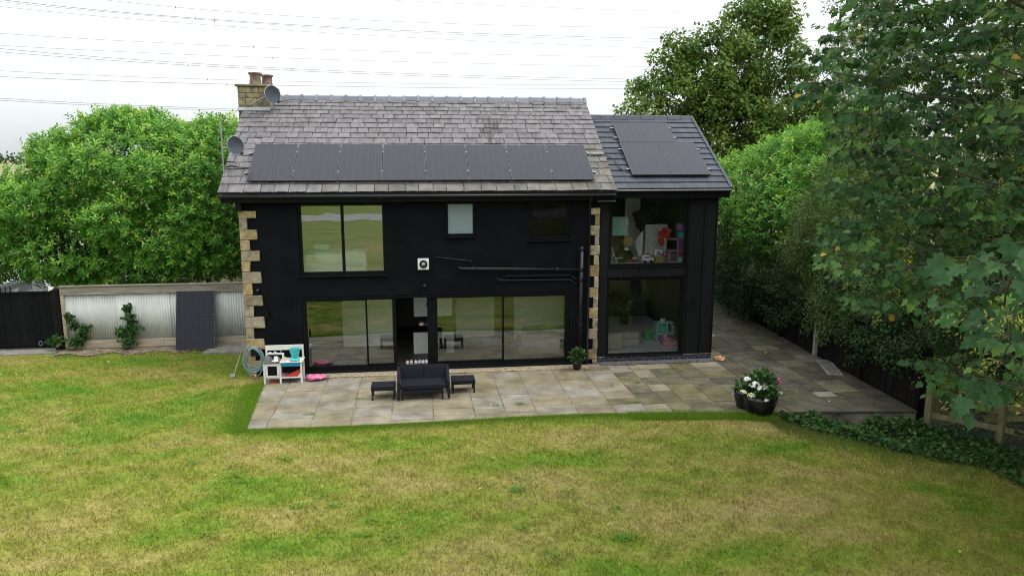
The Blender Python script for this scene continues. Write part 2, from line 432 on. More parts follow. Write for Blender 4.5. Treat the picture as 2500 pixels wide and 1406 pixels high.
def cell_mat():
    m, n, l, b = new_mat('solar_cell')
    tc = n.new('ShaderNodeTexCoord')
    sx = n.new('ShaderNodeSeparateXYZ'); l.new(tc.outputs['Object'], sx.inputs[0])
    def lines(sock, per, w):
        a = n.new('ShaderNodeMath'); a.operation = 'MODULO'; a.inputs[1].default_value = per
        o = n.new('ShaderNodeMath'); o.operation = 'ADD'; o.inputs[1].default_value = 10 * per
        l.new(sock, o.inputs[0]); l.new(o.outputs[0], a.inputs[0])
        c = n.new('ShaderNodeMath'); c.operation = 'LESS_THAN'; c.inputs[1].default_value = w
        l.new(a.outputs[0], c.inputs[0]); return c.outputs[0]
    a = lines(sx.outputs[0], 1.134 / 6, .004); c = lines(sx.outputs[1], 1.722 / 18, .003)
    mxm = n.new('ShaderNodeMath'); mxm.operation = 'MAXIMUM'; l.new(a, mxm.inputs[0]); l.new(c, mxm.inputs[1])
    mx = n.new('ShaderNodeMix'); mx.data_type = 'RGBA'
    mx.inputs['A'].default_value = (.012, .012, .019, 1); mx.inputs['B'].default_value = (.05, .05, .056, 1)
    l.new(mxm.outputs[0], mx.inputs['Factor']); l.new(mx.outputs['Result'], b.inputs['Base Color'])
    b.inputs['Roughness'].default_value = .3; b.inputs['Specular IOR Level'].default_value = .23
    return m
M['cell'] = cell_mat()

# grass colour follows the place (world position), shared by soil sheet and blades
def grass_mat(name, blade, k=1.0):
    m, n, l, b = new_mat(name)
    g = n.new('ShaderNodeNewGeometry')
    def noise(scale, st, det=4, rough=.55):
        mp = n.new('ShaderNodeMapping'); mp.inputs['Scale'].default_value = st; l.new(g.outputs['Position'], mp.inputs[0])
        t = n.new('ShaderNodeTexNoise'); t.inputs['Scale'].default_value = scale; t.inputs['Detail'].default_value = det
        t.inputs['Roughness'].default_value = rough; l.new(mp.outputs[0], t.inputs['Vector']); return t.outputs['Fac']
    def ramp(sock, stops):
        cr = n.new('ShaderNodeValToRGB'); e = cr.color_ramp.elements
        e[0].position, e[0].color = stops[0][0], tuple(x * k for x in stops[0][1]) + (1,)
        e[1].position, e[1].color = stops[-1][0], tuple(x * k for x in stops[-1][1]) + (1,)
        for p, c in stops[1:-1]:
            x = e.new(p); x.color = tuple(q * k for q in c) + (1,)
        l.new(sock, cr.inputs[0]); return cr.outputs[0]
    big = noise(.75, (.42, .95, 0), 6, .62)
    # the lawn is fresher towards the fence on the left and drier in the middle
    sp = n.new('ShaderNodeSeparateXYZ'); l.new(g.outputs['Position'], sp.inputs[0])
    mr = n.new('ShaderNodeMapRange'); mr.inputs[1].default_value = -5; mr.inputs[2].default_value = 6
    mr.inputs[3].default_value = -.055; mr.inputs[4].default_value = .02
    l.new(sp.outputs[0], mr.inputs[0])
    ad = n.new('ShaderNodeMath'); l.new(big, ad.inputs[0]); l.new(mr.outputs[0], ad.inputs[1])
    c1 = ramp(ad.outputs[0], [(.30, (.08, .19, .013)), (.40, (.148, .22, .022)), (.49, (.215, .232, .04)), (.58, (.275, .25, .072)), (.72, (.325, .272, .108))])
    fine = noise(9, (1, 1, 0), 5, .7)
    mx = n.new('ShaderNodeMix'); mx.data_type = 'RGBA'; mx.blend_type = 'MULTIPLY'; mx.inputs['Factor'].default_value = .55
    l.new(c1, mx.inputs['A'])
    fr = n.new('ShaderNodeValToRGB'); fr.color_ramp.elements[0].position = .3; fr.color_ramp.elements[0].color = (.36, .42, .32, 1)
    fr.color_ramp.elements[1].position = .68; fr.color_ramp.elements[1].color = (1.45, 1.35, 1.2, 1)
    l.new(fine, fr.inputs[0]); l.new(fr.outputs[0], mx.inputs['B'])
    out = mx.outputs['Result']
    if blade:
        a = n.new('ShaderNodeAttribute'); a.attribute_name = 'tint'
        hs = n.new('ShaderNodeHueSaturation'); l.new(out, hs.inputs['Color'])
        r1 = n.new('ShaderNodeMapRange'); r1.inputs[3].default_value = .55; r1.inputs[4].default_value = 1.5
        l.new(a.outputs['Fac'], r1.inputs[0]); l.new(r1.outputs[0], hs.inputs['Value'])
        out = hs.outputs['Color']
    l.new(out, b.inputs['Base Color']); b.inputs['Roughness'].default_value = .8; b.inputs['Specular IOR Level'].default_value = .15
    if blade:
        tr = n.new('ShaderNodeBsdfTranslucent'); l.new(out, tr.inputs['Color'])
        ms = n.new('ShaderNodeMixShader'); ms.inputs[0].default_value = .3
        l.new(b.outputs[0], ms.inputs[1]); l.new(tr.outputs[0], ms.inputs[2]); l.new(ms.outputs[0], n['Material Output'].inputs['Surface'])
    return m
M['turf'] = grass_mat('turf', False, .8)
M['blade'] = grass_mat('grass_blade', True, 1.0)
M['blade_lush'] = leaf_mat('lush_grass_blade', [(0, (.075, .18, .014)), (.6, (.15, .29, .024)), (1, (.26, .36, .04))], .7, .1, .35)
M['blade_shade'] = leaf_mat('rough_grass_blade', [(0, (.05, .10, .02)), (.6, (.11, .16, .03)), (1, (.24, .21, .08))], .75, .1, .3)
M['field'] = mat('far_field', (.30, .24, .10), .95, .35, .012, col2=(.16, .19, .06))
M['tarmac'] = mat('pale_gravel_drive', (.30, .28, .26), .95, .2, .8)

# ------------------------------------------------------------------ ground
def hgt(x, y):
    """lawn level: flush with the patio, falling away past its right-hand end"""
    x, y = np.asarray(x, float), np.asarray(y, float)
    sx = np.clip((x - 11.2) / 4.5, 0, 1); sx = sx * sx * (3 - 2 * sx)
    sy = np.clip((-3.5 - y) / 1.2, 0, 1)
    return -.035 - .42 * sx * sy + .02 * np.sin(x * .9 + y * .4) * np.cos(y * .7)

PATIO = [(.76, -4.19), (9.0, -4.19), (16.06, -4.95), (16.25, -1.0), (16.8, 9.5), (13.05, 9.5), (13.05, .0), (9.6, .0), (9.6, -.02), (.45, -.02)]
def inside_patio(x, y, grow=0.0):
    front = np.where(x < 9.0, -4.19, -4.19 - (x - 9.0) * .76 / 7.06)
    left = .45 + (-.02 - y) * .31 / 4.17
    return (y > front - grow) & (x > left - grow) & (y < 9.5) & (x < 16.5 + grow) & ((y < 0) | (x > 13.0))

gx = np.linspace(-14, 20, 120); gy = np.linspace(-17, 3.9, 90)
X, Y = np.meshgrid(gx, gy); Z = hgt(X, Y)
Z = np.where(inside_patio(X, Y, -.15), -.25, Z)
idx = np.arange(X.size).reshape(X.shape)
q = np.stack([idx[:-1, :-1], idx[:-1, 1:], idx[1:, 1:], idx[1:, :-1]], -1).reshape(-1, 4)
lawn = tri_mesh('lawn', np.c_[X.ravel(), Y.ravel(), Z.ravel()], np.vstack([q[:, [0, 1, 2]], q[:, [0, 2, 3]]]), M['turf'], smooth=True)
tag(lawn, kind='structure')
g = MB().poly([(-45, -75, -.5), (40, -75, -.5), (40, -17, -.48), (-45, -17, -.48)])
g.v[:] = [(-45, -75, -.07), (40, -75, -.07), (40, -16.9, -.07), (-45, -16.9, -.07)]
tag(g.build('meadow', M['turf']), kind='structure')
tag(MB().poly([(-2500, -2500, -.6), (2500, -2500, -.6), (2500, 2500, -.6), (-2500, 2500, -.6)]).build('field', M['field']), kind='structure')
tag(MB().poly([(16.5, -60, -.46), (45, -60, -.46), (45, 30, -.46), (16.9, 30, -.46)]).build('woodland_floor', M['soil_dark']), kind='structure')
tag(MB().poly([(-60, -66, -.05), (-10, -61, -.05), (6, -60, -.05), (20, -64, -.05), (60, -80, -.05), (60, -66, -.05), (20, -52, -.05), (8, -49, -.05), (-6, -52, -.05), (-60, -57, -.05)]).build('gravel_road', M['tarmac']), kind='structure')
tag(MB().poly([(-45, 3.9, -.04), (13, 3.9, -.04), (13, 26, -.04), (-45, 26, -.04)]).build('driveway', M['tarmac']), kind='structure')
# strip of bare soil at the foot of the fence and the concrete apron before the gate
sb = MB()
for i in range(24):
    x0 = -6.3 + i * .27; x1 = x0 + .27
    w0, w1 = 2.95 + .18 * math.sin(i * 1.3), 2.95 + .18 * math.sin((i + 1) * 1.3)
    sb.poly([(x0, w0, -.012), (x1, w1, -.012), (x1, 3.62, .02), (x0, 3.62, .02)])
tag(sb.build('soil_bed', M['soil']), kind='structure')
tag(MB().prism([(-11, 2.95), (-6.35, 3.25), (-6.35, 4.1), (-11, 4.1)], -.1, .012).build('concrete_apron', M['concrete'], bevel=.01), kind='structure')
tag(MB().prism([(-1.9, 2.55), (-.02, 2.45), (-.02, 3.5), (-1.75, 3.5)], -.1, .05).build('stone_ledge', M['concrete'], bevel=.015), kind='structure')

# patio: mortar bed and single flags
def clip(poly, a, b):
    """keep the part of poly left of the line a->b"""
    out = []
    for i in range(len(poly)):
        p, r = poly[i], poly[(i + 1) % len(poly)]
        sp = (b[0] - a[0]) * (p[1] - a[1]) - (b[1] - a[1]) * (p[0] - a[0])
        sr = (b[0] - a[0]) * (r[1] - a[1]) - (b[1] - a[1]) * (r[0] - a[0])
        if sp >= 0: out.append(p)
        if sp * sr < 0:
            t = sp / (sp - sr); out.append((p[0] + (r[0] - p[0]) * t, p[1] + (r[1] - p[1]) * t))
    return out
patio = MB().prism([(.79, -4.16), (9.0, -4.16), (16.03, -4.92), (16.22, -1.0), (16.77, 9.5), (13.06, 9.5), (13.06, .04), (9.61, .04), (9.61, -.03), (.48, -.03)], -.62, -.014).build('patio', M['joint'])
tag(patio, kind='structure')
rp = random.Random(11)
xs = [.3]
while xs[-1] < 12.5: xs.append(xs[-1] + rp.choice((.62, .72, .8, .88, .95)) * (1 if xs[-1] < 9 else .8))
xs[-1] = 13.07
while xs[-1] < 16.9: xs.append(xs[-1] + rp.choice((.5, .58, .64, .7, .76)))
for ci in range(len(xs) - 1):
    x0, x1 = xs[ci], xs[ci + 1]
    ytop = -.50 if x1 < 9.5 else (-.32 if x0 < 13.0 else 9.4)
    y = -5.2 + rp.uniform(-.4, 0)
    while y < ytop - .05:
        h = rp.choice((.38, .46, .55, .62, .62, .76, .9))
        y1 = min(y + h, ytop)
        if ytop - y1 < .22: y1 = ytop
        gp = .007 if x0 > 8.5 else .009
        def j(): return rp.uniform(-.006, .006)
        P = [(x0 + gp + j(), y + gp + j()), (x1 - gp + j(), y + gp + j()), (x1 - gp + j(), y1 - gp + j()), (x0 + gp + j(), y1 - gp + j())]
        for a, b in (((.76, -4.19), (9.0, -4.19)), ((9.0, -4.19), (16.06, -4.95)), ((16.06, -4.95), (16.25, -1.0)), ((16.25, -1.0), (16.8, 9.5)), ((.45, -.02), (.76, -4.19))):
            if a[0] == 9.0 and x1 < 9.0 or a[0] == .76 and x0 > 9.0: continue
            P = clip(P, a, b)
            if len(P) < 3: break
        y = y1
        if len(P) < 3: continue
        area = abs(sum(P[i][0] * P[(i + 1) % len(P)][1] - P[(i + 1) % len(P)][0] * P[i][1] for i in range(len(P)))) / 2
        if area < .02: continue
        cx, cy = sum(p[0] for p in P) / len(P), sum(p[1] for p in P) / len(P)
        dz = rp.uniform(-.004, .004)
        mb = MB(); k = len(P); tilt = rp.uniform(-.004, .004)
        # bevelled edge: top ring drawn in a little
        mb.v = [(p[0] - cx, p[1] - cy, -.05) for p in P] + [(p[0] - cx, p[1] - cy, dz - .008) for p in P] + \
               [((p[0] - cx) * (1 - .012), (p[1] - cy) * (1 - .012), dz + tilt * (p[0] - cx)) for p in P]
        for a in range(k):
            c = (a + 1) % k
            mb.f += [(a, c, k + c, k + a), (k + a, k + c, 2 * k + c, 2 * k + a)]
        mb.f.append(tuple(range(2 * k, 3 * k)))
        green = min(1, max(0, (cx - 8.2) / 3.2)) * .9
        mt = 'flag_damp_shade' if rp.random() < min(.85, max(0, (cx - 11.6) / 3.0)) else 'flag_green' if rp.random() < green else rp.choice(('flag', 'flag', 'flag_grey'))
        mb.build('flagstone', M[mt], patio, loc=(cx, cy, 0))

# ------------------------------------------------------------------ the house
house = empty('house')
tag(house, 'black rendered two storey house with stone quoins, slate roof and glazed extension', 'house')
W, EX = 9.6, 13.05

def pierced(x0, x1, z0, z1, holes, y0, y1):
    """wall slab with rectangular openings, only outer faces and reveals"""
    xs = sorted({x0, x1, *[h[0] for h in holes], *[h[1] for h in holes]}); zs = sorted({z0, z1, *[h[2] for h in holes], *[h[3] for h in holes]})
    def solid(i, k):
        if not (0 <= i < len(xs) - 1 and 0 <= k < len(zs) - 1): return False
        cx, cz = (xs[i] + xs[i + 1]) / 2, (zs[k] + zs[k + 1]) / 2
        return not any(h[0] < cx < h[1] and h[2] < cz < h[3] for h in holes)
    mb = MB()
    for i in range(len(xs) - 1):
        for k in range(len(zs) - 1):
            if not solid(i, k): continue
            a, b, c, d = xs[i], xs[i + 1], zs[k], zs[k + 1]
            mb.poly([(a, y0, c), (b, y0, c), (b, y0, d), (a, y0, d)]); mb.poly([(b, y1, c), (a, y1, c), (a, y1, d), (b, y1, d)])
            if not solid(i - 1, k): mb.poly([(a, y1, c), (a, y0, c), (a, y0, d), (a, y1, d)])
            if not solid(i + 1, k): mb.poly([(b, y0, c), (b, y1, c), (b, y1, d), (b, y0, d)])
            if not solid(i, k - 1): mb.poly([(a, y0, c), (a, y1, c), (b, y1, c), (b, y0, c)])
            if not solid(i, k + 1): mb.poly([(a, y0, d), (b, y0, d), (b, y1, d), (a, y1, d)])
    return mb

H_BED, H_BATH, H_STUDY, H_DOOR = (1.45, 3.74, 2.70, 4.64), (5.34, 6.15, 3.70, 4.64), (7.65, 8.78, 3.57, 4.64), (1.46, 8.80, .06, 2.12)
fw = pierced(0, W, -.1, 4.75, [H_BED, H_BATH, H_STUDY, H_DOOR], 0, .32)
fw.build('wall', M['render'], house)
for x0, x1 in ((0, .3), (W - .3, W)):
    g = MB(); P = [(.325, -.1), (7.3, -.1), (7.3, 4.75), (3.777, 7.30), (.325, 4.95)]
    k = len(P); g.v = [(x0, p[0], p[1]) for p in P] + [(x1, p[0], p[1]) for p in P]
    g.f = [tuple(range(k)), tuple(range(2 * k - 1, k - 1, -1))] + [(i, k + i, k + (i + 1) % k, (i + 1) % k) for i in range(k)]
    g.build('gable_wall', M['render'], house)
MB().box(0, W, 7.305, 7.56, -.1, 4.8).build('rear_wall', M['render'], house)

# roof deck, slates, ridge
EY, EZ, RY, RZ = -.302, 4.909, 3.777, 7.553
SL = math.hypot(RY - EY, RZ - EZ); VY, VZ = (RY - EY) / SL, (RZ - EZ) / SL; ANG = math.atan2(VZ, VY)
VX0, VX1 = -.45, 10.02
def on_roof(x, t, h=0): return (x, EY + VY * t - VZ * h, EZ + VZ * t + VY * h)
dk = MB()
a, b_ = on_roof(0, 0, -.02), on_roof(0, SL, -.02); c, d = on_roof(0, 0, -.12), on_roof(0, SL, -.13)
dk.hexa([(VX0 + .02, c[1], c[2]), (VX1 - .02, c[1], c[2]), (VX1 - .02, d[1] + .07, d[2]), (VX0 + .02, d[1] + .07, d[2]),
         (VX0 + .02, a[1], a[2]), (VX1 - .02, a[1], a[2]), (VX1 - .02, RY, b_[2]), (VX0 + .02, RY, b_[2])])
roof = dk.build('roof', M['underlay'], house)
yb = 2 * RY - EY
MB().hexa([(VX0, RY + .002, b_[2] - .14), (VX1, RY + .002, b_[2] - .14), (VX1, yb, EZ - .12), (VX0, yb, EZ - .12),
           (VX0, RY + .002, b_[2] + .01), (VX1, RY + .002, b_[2] + .01), (VX1, yb, EZ), (VX0, yb, EZ)]).build('rear_slope', M['slate'], roof)
rs = random.Random(5)
rows = 17; expo = np.linspace(.365, .207, rows); expo *= (SL - .03) / expo.sum()
hid = MB(); upper = MB(); upper_m = []; t = 0.0
PX0, PT = .227, .387                                   # solar array: left end, slope distance of its lower edge
nslate = 0
for r in range(rows):
    e = expo[r]; x = VX0 + (0 if r % 2 else -.2)
    while x < VX1 - .05:
        w = rs.uniform(.32, .50) * (1.0 if r < 8 else .92)
        x0, x1 = max(x, VX0), min(x + w, VX1)
        if VX1 - x1 < .14: x1 = VX1
        x = x1 if x1 >= VX1 else x + w
        if x1 - x0 < .06: continue
        if -.60 < (x0 + x1) / 2 < .30 and t > SL - .62 and t + e > SL - .5: continue   # behind the chimney
        g = .008; L = e * 1.45; jb = [rs.uniform(-.016, .012) for _ in range(4)]
        xm = (x0 + x1) / 2
        hid_here = PX0 + .15 < xm < PX0 + 9.05 and PT + .1 < t and t + e < PT + 1.68
        th, tp = .018 + rs.uniform(0, .008), min(L, SL - t)
        hi = .034 + rs.uniform(-.006, .010)
        hw = (x1 - x0) / 2 - g
        V = []
        for hh in (0, th):                              # two bottom mid points give a ragged tail
            V += [(-hw, jb[0], hi - .012 + hh), (-hw * .2, jb[1] * .7, hi - .012 + hh), (hw * .35, jb[2] * .7, hi - .012 + hh), (hw, jb[3], hi - .012 + hh), (hw, tp, -.004 + hh), (-hw, tp, -.004 + hh)]
        F = [(5, 4, 3, 2, 1, 0), (6, 7, 8, 9, 10, 11)] + [(i, (i + 1) % 6, 6 + (i + 1) % 6, 6 + i) for i in range(6)]
        if hid_here:
            k = len(hid.v)
            hid.v += [on_roof(xm + v[0], t + v[1], v[2]) for v in V]; hid.f += [tuple(k + i for i in f) for f in F]
        elif nslate >= 300:
            k = len(upper.v)
            upper.v += [on_roof(xm + v[0], t + v[1], v[2]) for v in V]; upper.f += [tuple(k + i for i in f) for f in F]
            upper_m += [rs.randrange(4)] * len(F)
        else:
            s = MB(); s.v, s.f = V, F
            stain = 6.6 < xm < 7.2 and t > 2.05 and rs.random() < (.75 if t < 3.6 else .3)
            moss = (t < .4 and xm > 2) or (xm > 9.2 and t < 2.2)
            o = s.build('slate', M['slate_stain' if stain else 'slate_moss' if moss else 'slate'], roof, loc=on_roof(xm, t))
            o.rotation_euler = (ANG, 0, 0); nslate += 1
    t += e
tag(hid.build('covered_slates', M['slate'], roof), kind='stuff')
o = tag(upper.build('ridge_course_slates', M['slate_1'], roof), kind='stuff')
for k in (2, 3, 4): o.data.materials.append(M[f'slate_{k}'])
o.data.polygons.foreach_set('material_index', upper_m)
# bedding mortar and ridge tiles
MB().hexa([on_roof(VX0, SL - .16, .012), on_roof(VX1, SL - .16, .012), (VX1, RY, RZ + .02), (VX0, RY, RZ + .02),
           on_roof(VX0, SL - .16, .045), on_roof(VX1, SL - .16, .045), (VX1, RY, RZ + .07), (VX0, RY, RZ + .07)]).build('ridge_bedding', M['mortar'], roof)
def ridge_tile(L, col, w=.15):
    mb = MB()
    for x0, x1, s in ((0, L, 1.0),):
        pr = [(-w, -.085), (-w * .45, .035), (0, .065), (w * .45, .035), (w, -.085)]
        k = len(mb.v)
        for x in (x0, x1):
            mb.v += [(x, p[0] * s, p[1] * s) for p in pr] + [(x, p[0] * s * .88, p[1] * s - .02) for p in pr[::-1]]
        n_ = 10
        mb.f += [(k + i, k + (i + 1) % n_, k + n_ + (i + 1) % n_, k + n_ + i) for i in range(n_)]
        mb.f += [tuple(k + i for i in range(n_))[::-1], tuple(k + n_ + i for i in range(n_))]
    return mb
def ridge_run(x0, x1, n_, ry, rz, parent, mt, collar):
    L = (x1 - x0) / n_
    for i in range(n_):
        o = ridge_tile(L - .012, 1).build('ridge_tile', mt, parent, loc=(x0 + i * L, ry, rz + .06 + rs.uniform(-.008, .008)))
        if collar:
            mb = MB(); k = 0
            pr = [(-.175, -.10), (-.08, .06), (0, .095), (.08, .06), (.175, -.10)]
            for x in (L - .075, L + .005):
                mb.v += [(x, p[0], p[1]) for p in pr]
            mb.f = [(i2, i2 + 1, i2 + 6, i2 + 5) for i2 in range(4)] + [(0, 5, 9, 4), (0, 1, 2, 3, 4), (9, 8, 7, 6, 5)]
            mb.build('ridge_collar', M['ridge_collar'] if rs.random() < .7 else M['ridge'], parent, loc=o.location)
ridge_run(.34, VX1, 22, RY, RZ, roof, M['ridge'], True)
# fascia, gutter, corbel
MB().box(VX0 + .05, VX1 - .03, EY + .04, -.003, 4.66, 4.86).build('fascia', M['black'], house, bevel=.006)
MB().tube([(VX0 + .03, EY - .02, 4.83), (VX1 - .05, EY - .02, 4.80)], .05, 10).build('gutter', M['black_plastic'], house, smooth=True)
MB().box(-.06, .10, -.22, -.005, 4.46, 4.655).build('corbel', M['black'], house, bevel=.01)

# quoins
z = 4.44; hs = [.19, .29, .28, .28, .28, .28, .32, .31, .29, .30, .30, .30, .30, .30, .30, .25]
for i, h in enumerate(hs):
    z0 = max(z - h, 0)
    if z - z0 < .05: break
    for side in (0, 1):
        w = (.43 + rs.uniform(-.03, .04)) if i % 2 == 0 else (.19 + rs.uniform(-.02, .03))
        if side: w *= .66
        X0, X1 = (-.03, w) if not side else (W - w, W + .004)
        yp = -.035 + rs.uniform(-.008, .008)
        j = lambda k=.012: rs.uniform(-k, k)
        q = MB().hexa([(X0, yp + j(), z0 + .006), (X1 + j(.02), yp + j(), z0 + .006 + j(.01)), (X1, .06, z0 + .006), (X0, .12, z0 + .006),
                       (X0, yp + j(), z - .006), (X1 + j(.02), yp + j(), z - .006 + j(.01)), (X1, .06, z - .006), (X0, .12, z - .006)])
        q.build('quoin_stone', M['stone' if rs.random() < .8 else 'stone_dark'], house, bevel=.014)
    z = z0
MB().box(-.02, .17, -.012, .05, .0, 4.44).build('quoin_mortar', M['mortar'], house)
MB().box(W - .12, W + .002, -.012, .05, .0, 4.44).build('quoin_mortar', M['mortar'], house)

# windows and sliding doors
def window(name, hole, splits, y, fwid=.07, glass='glass', sill=True, depth=.07, parent=None, label=None):
    x0, x1, z0, z1 = hole
    w = empty(name, parent=parent or house)
    if label: w['label'] = label
    g = .003
    f = MB()
    f.box(x0 + g, x0 + fwid, y, y + depth, z0 + g, z1 - g); f.box(x1 - fwid, x1 - g, y, y + depth, z0 + g, z1 - g)
    f.box(x0 + fwid, x1 - fwid, y, y + depth, z0 + g, z0 + fwid); f.box(x0 + fwid, x1 - fwid, y, y + depth, z1 - fwid, z1 - g)
    for a, b in splits: f.box(a, b, y - .004, y + depth, z0 + fwid, z1 - fwid)
    f.build('frame', M['black'], w, bevel=.006)
    e = [x0 + fwid] + [v for s in splits for v in s] + [x1 - fwid]
    for i in range(0, len(e), 2):
        if glass is None: continue
        MB().box(e[i], e[i + 1], y + .03, y + .042, z0 + fwid, z1 - fwid).build('pane', M[glass], w)
    if sill:
        MB().box(x0 - .05, x1 + .05, -.07, .05, z0 - .035, z0 - .003).build('sill', M['black'], w, bevel=.006)
    return w
window('bedroom_window', H_BED, [(2.56, 2.64)], .06, .09)
window('bathroom_window', H_BATH, [], .06, .07, 'frosted')
window('study_window', H_STUDY, [], .06, .09, 'glass_dark')
# four-bay sliding door, second bay from the left pushed open
sdoor = empty('sliding_door', parent=house)
f = MB(); x0, x1, z0, z1 = H_DOOR
f.box(x0 + .003, x0 + .08, .02, .2, z0, z1 - .003); f.box(x1 - .11, x1 - .003, .02, .2, z0, z1 - .003)
f.box(x0 + .08, x1 - .11, .02, .2, z1 - .09, z1 - .003); f.box(x0 + .08, x1 - .11, .02, .2, z0 - .004, z0 + .05)
f.build('frame', M['black'], sdoor, bevel=.006)
def leaf(a, b, y, l=.04, r=.04):
    p = MB(); zb, zt = z0 + .055, z1 - .095
    p.box(a, a + l, y, y + .06, zb, zt); p.box(b - r, b, y, y + .06, zb, zt); p.box(a + l, b - r, y, y + .06, zb, zb + .07); p.box(a + l, b - r, y, y + .06, zt - .04, zt)
    p.build('leaf_frame', M['black'], sdoor, bevel=.004)
    MB().box(a + l, b - r, y + .024, y + .036, zb + .07, zt - .04).build('pane', M['glass'], sdoor)
leaf(x0 + .082, 3.17, .035, .02, .04)
leaf(3.12, 3.945, .11, .03, .09)
leaf(4.80, 6.93, .11, .28, .04)
leaf(6.89, x1 - .112, .035, .04, .02)
MB().tube([(1.62, .015, 1.0), (1.62, .015, 1.22)], .018, 8).build('handle', M['black'], sdoor)
MB().box(x0 - .06, x1 + .08, -.10, .018, .012, .058).build('threshold', M['black'], sdoor, bevel=.005)
MB().box(1.5, 9.0, -.2, -.004, -.1, .012).build('door_step', M['concrete'], house, bevel=.01)

# services on the facade
def pipe(path, r, name='waste_pipe', br=()):
    o = MB().tube(path, r, 10).build(name, M['black_plastic'], house, smooth=True)
    for p in br: MB().lathe([(r + .012, -.025), (r + .016, 0), (r + .012, .025)], 12, p, 'x').build('pipe_clip', M['black_plastic'], house)
pipe([(5.68, .01, 2.86), (5.70, -.07, 2.85), (5.75, -.10, 2.83), (9.02, -.10, 2.735)], .045, br=[(6.05, -.1, 2.822), (7.2, -.1, 2.788), (8.4, -.1, 2.753)])
pipe([(9.09, -.10, 3.34), (9.09, -.10, .02)], .058, 'soil_pipe')
MB().lathe([(.06, -.05), (.075, -.04), (.075, 0), (.05, .05), (.02, .07)], 12, (9.09, -.1, 3.33)).build('vent_cowl', M['black_plastic'], house)
for zc in (2.74, 2.45, 1.2): MB().lathe([(.066, -.05), (.07, 0), (.066, .05)], 12, (9.09, -.1, zc)).build('pipe_socket', M['black_plastic'], house)
pipe([(5.04, .01, 3.16), (5.05, -.05, 3.155), (6.02, -.06, 3.03), (6.03, -.06, 2.86)], .016)
pipe([(6.98, .01, 2.60), (6.99, -.05, 2.595), (8.80, -.05, 2.58), (8.93, -.06, 2.48), (9.05, -.07, 2.475)], .018)
pipe([(6.73, .01, 2.56), (6.75, -.05, 2.52), (6.82, -.05, 2.47), (8.78, -.05, 2.455), (8.92, -.06, 2.35), (9.05, -.07, 2.34)], .018)
pipe([(9.30, EY - .02, 4.79), (9.30, EY + .03, 4.70), (9.30, -.10, 4.58), (9.30, -.09, .1), (9.30, -.14, .03)], .034, 'downpipe')
pipe([(.42, -.01, 2.33), (.52, -.012, 2.25), (.55, -.012, 1.84)], .006, 'cable')
fl = MB().box(4.57, 4.87, -.03, -.002, 2.81, 3.12).build('flue_plate', M['white'], house, bevel=.004)
MB().lathe([(.105, 0), (.105, -.05), (.075, -.05), (.07, 0)], 24, (4.72, -.032, 2.965), 'y').build('flue_collar', M['black'], fl)
MB().lathe([(.066, -.012), (.058, -.10), (.02, -.13), (.01, -.13)], 24, (4.72, -.03, 2.965), 'y').build('flue_terminal', M['grey'], fl, smooth=True)

# chimney of single stones
ch = MB().box(-.54, .30, 3.22, 4.6, 5.0, 7.86).build('chimney', M['mortar'], house)
rc = random.Random(3); z = 6.2
while z < 7.84:
    h = min(rc.choice((.14, .18, .22)), 7.86 - z)
    if 7.86 - z - h < .08: h = 7.86 - z
    for face in (0, 1, 2):
        lo, hi_ = ((-.57, .33) if face == 0 else (3.25, 4.6)); p = lo
        while p < hi_ - .02:
            w = rc.uniform(.2, .45); q = min(p + w, hi_)
            if hi_ - q < .12: q = hi_
            o = rc.uniform(0, .014); s = MB()
            if face == 0: s.box(p + .004, q - .004, 3.185 - o, 3.3, z + .005, z + h - .005)
            elif face == 1: s.box(.25, .33 + o, p + .004, q - .004, z + .005, z + h - .005)
            else: s.box(-.57 - o, -.5, p + .004, q - .004, z + .005, z + h - .005)
            s.build('stone', M['stone' if rc.random() < .25 else 'stone_dark'], ch, bevel=.012)
            p = q
    z += h
MB().prism([(-.63, 3.12), (.39, 3.12), (.39, 4.68), (-.63, 4.68)], 7.862, 7.93).build('cap_slab', M['stone_dark'], ch, bevel=.02)
for cx, cy, mt, sc in ((-.11, 3.55, 'terracotta', 1.0), (.12, 4.15, 'terracotta', .95)):
    MB().lathe([(.19 * sc, 7.932), (.17 * sc, 8.0), (.155 * sc, 8.15), (.165 * sc, 8.24), (.20 * sc, 8.25), (.20 * sc, 8.29), (.15 * sc, 8.30), (.13 * sc, 8.0)], 20, (cx, cy, 0)).build('chimney_pot', M[mt], ch, smooth=False)
MB().hexa([on_roof(-.58, SL - .80, .05), on_roof(.36, SL - .80, .05), (.36, 3.18, 7.22), (-.58, 3.18, 7.22),
           on_roof(-.58, SL - .80, .065), on_roof(.36, SL - .80, .065), (.36, 3.16, 7.27), (-.58, 3.16, 7.27)]).build('lead_flashing', M['lead'], ch)

# ------------------------------------------------------------------ extension
XY = .08
G_UP, G_LO = (9.90, 12.19, 2.77, 4.78), (9.88, 12.15, .15, 2.45)
pierced(W + .004, EX, -.1, 4.82, [G_UP, G_LO], XY, .34).build('extension_wall', M['zinc'], house)
MB().box(EX - .25, EX, .345, 6.2, -.1, 4.75).build('extension_side_wall', M['zinc'], house)
MB().box(W + .01, EX, 6.205, 6.45, -.1, 4.75).build('extension_rear_wall', M['zinc'], house)
for a, b in ((9.64, 9.87), (12.24, 12.67), (12.69, 13.03)):
    MB().box(a, b, XY - .022, XY - .002, .17, 4.74).build('cladding_panel', M['zinc'], house, bevel=.004)
for a in (12.215, 12.68, 13.045):
    MB().box(a - .008, a + .008, XY - .05, XY - .003, .17, 4.74).build('standing_seam', M['zinc'], house)
for i in range(5):
    a = 9.885 + i * .462
    MB().box(a + .004, a + .458 if i < 4 else 12.19, XY - .03, XY - .003, 2.475, 2.745).build('spandrel_panel', M['zinc'], house, bevel=.004)
window('upper_picture_window', G_UP, [], XY + .02, .075, 'glass_clear', False)
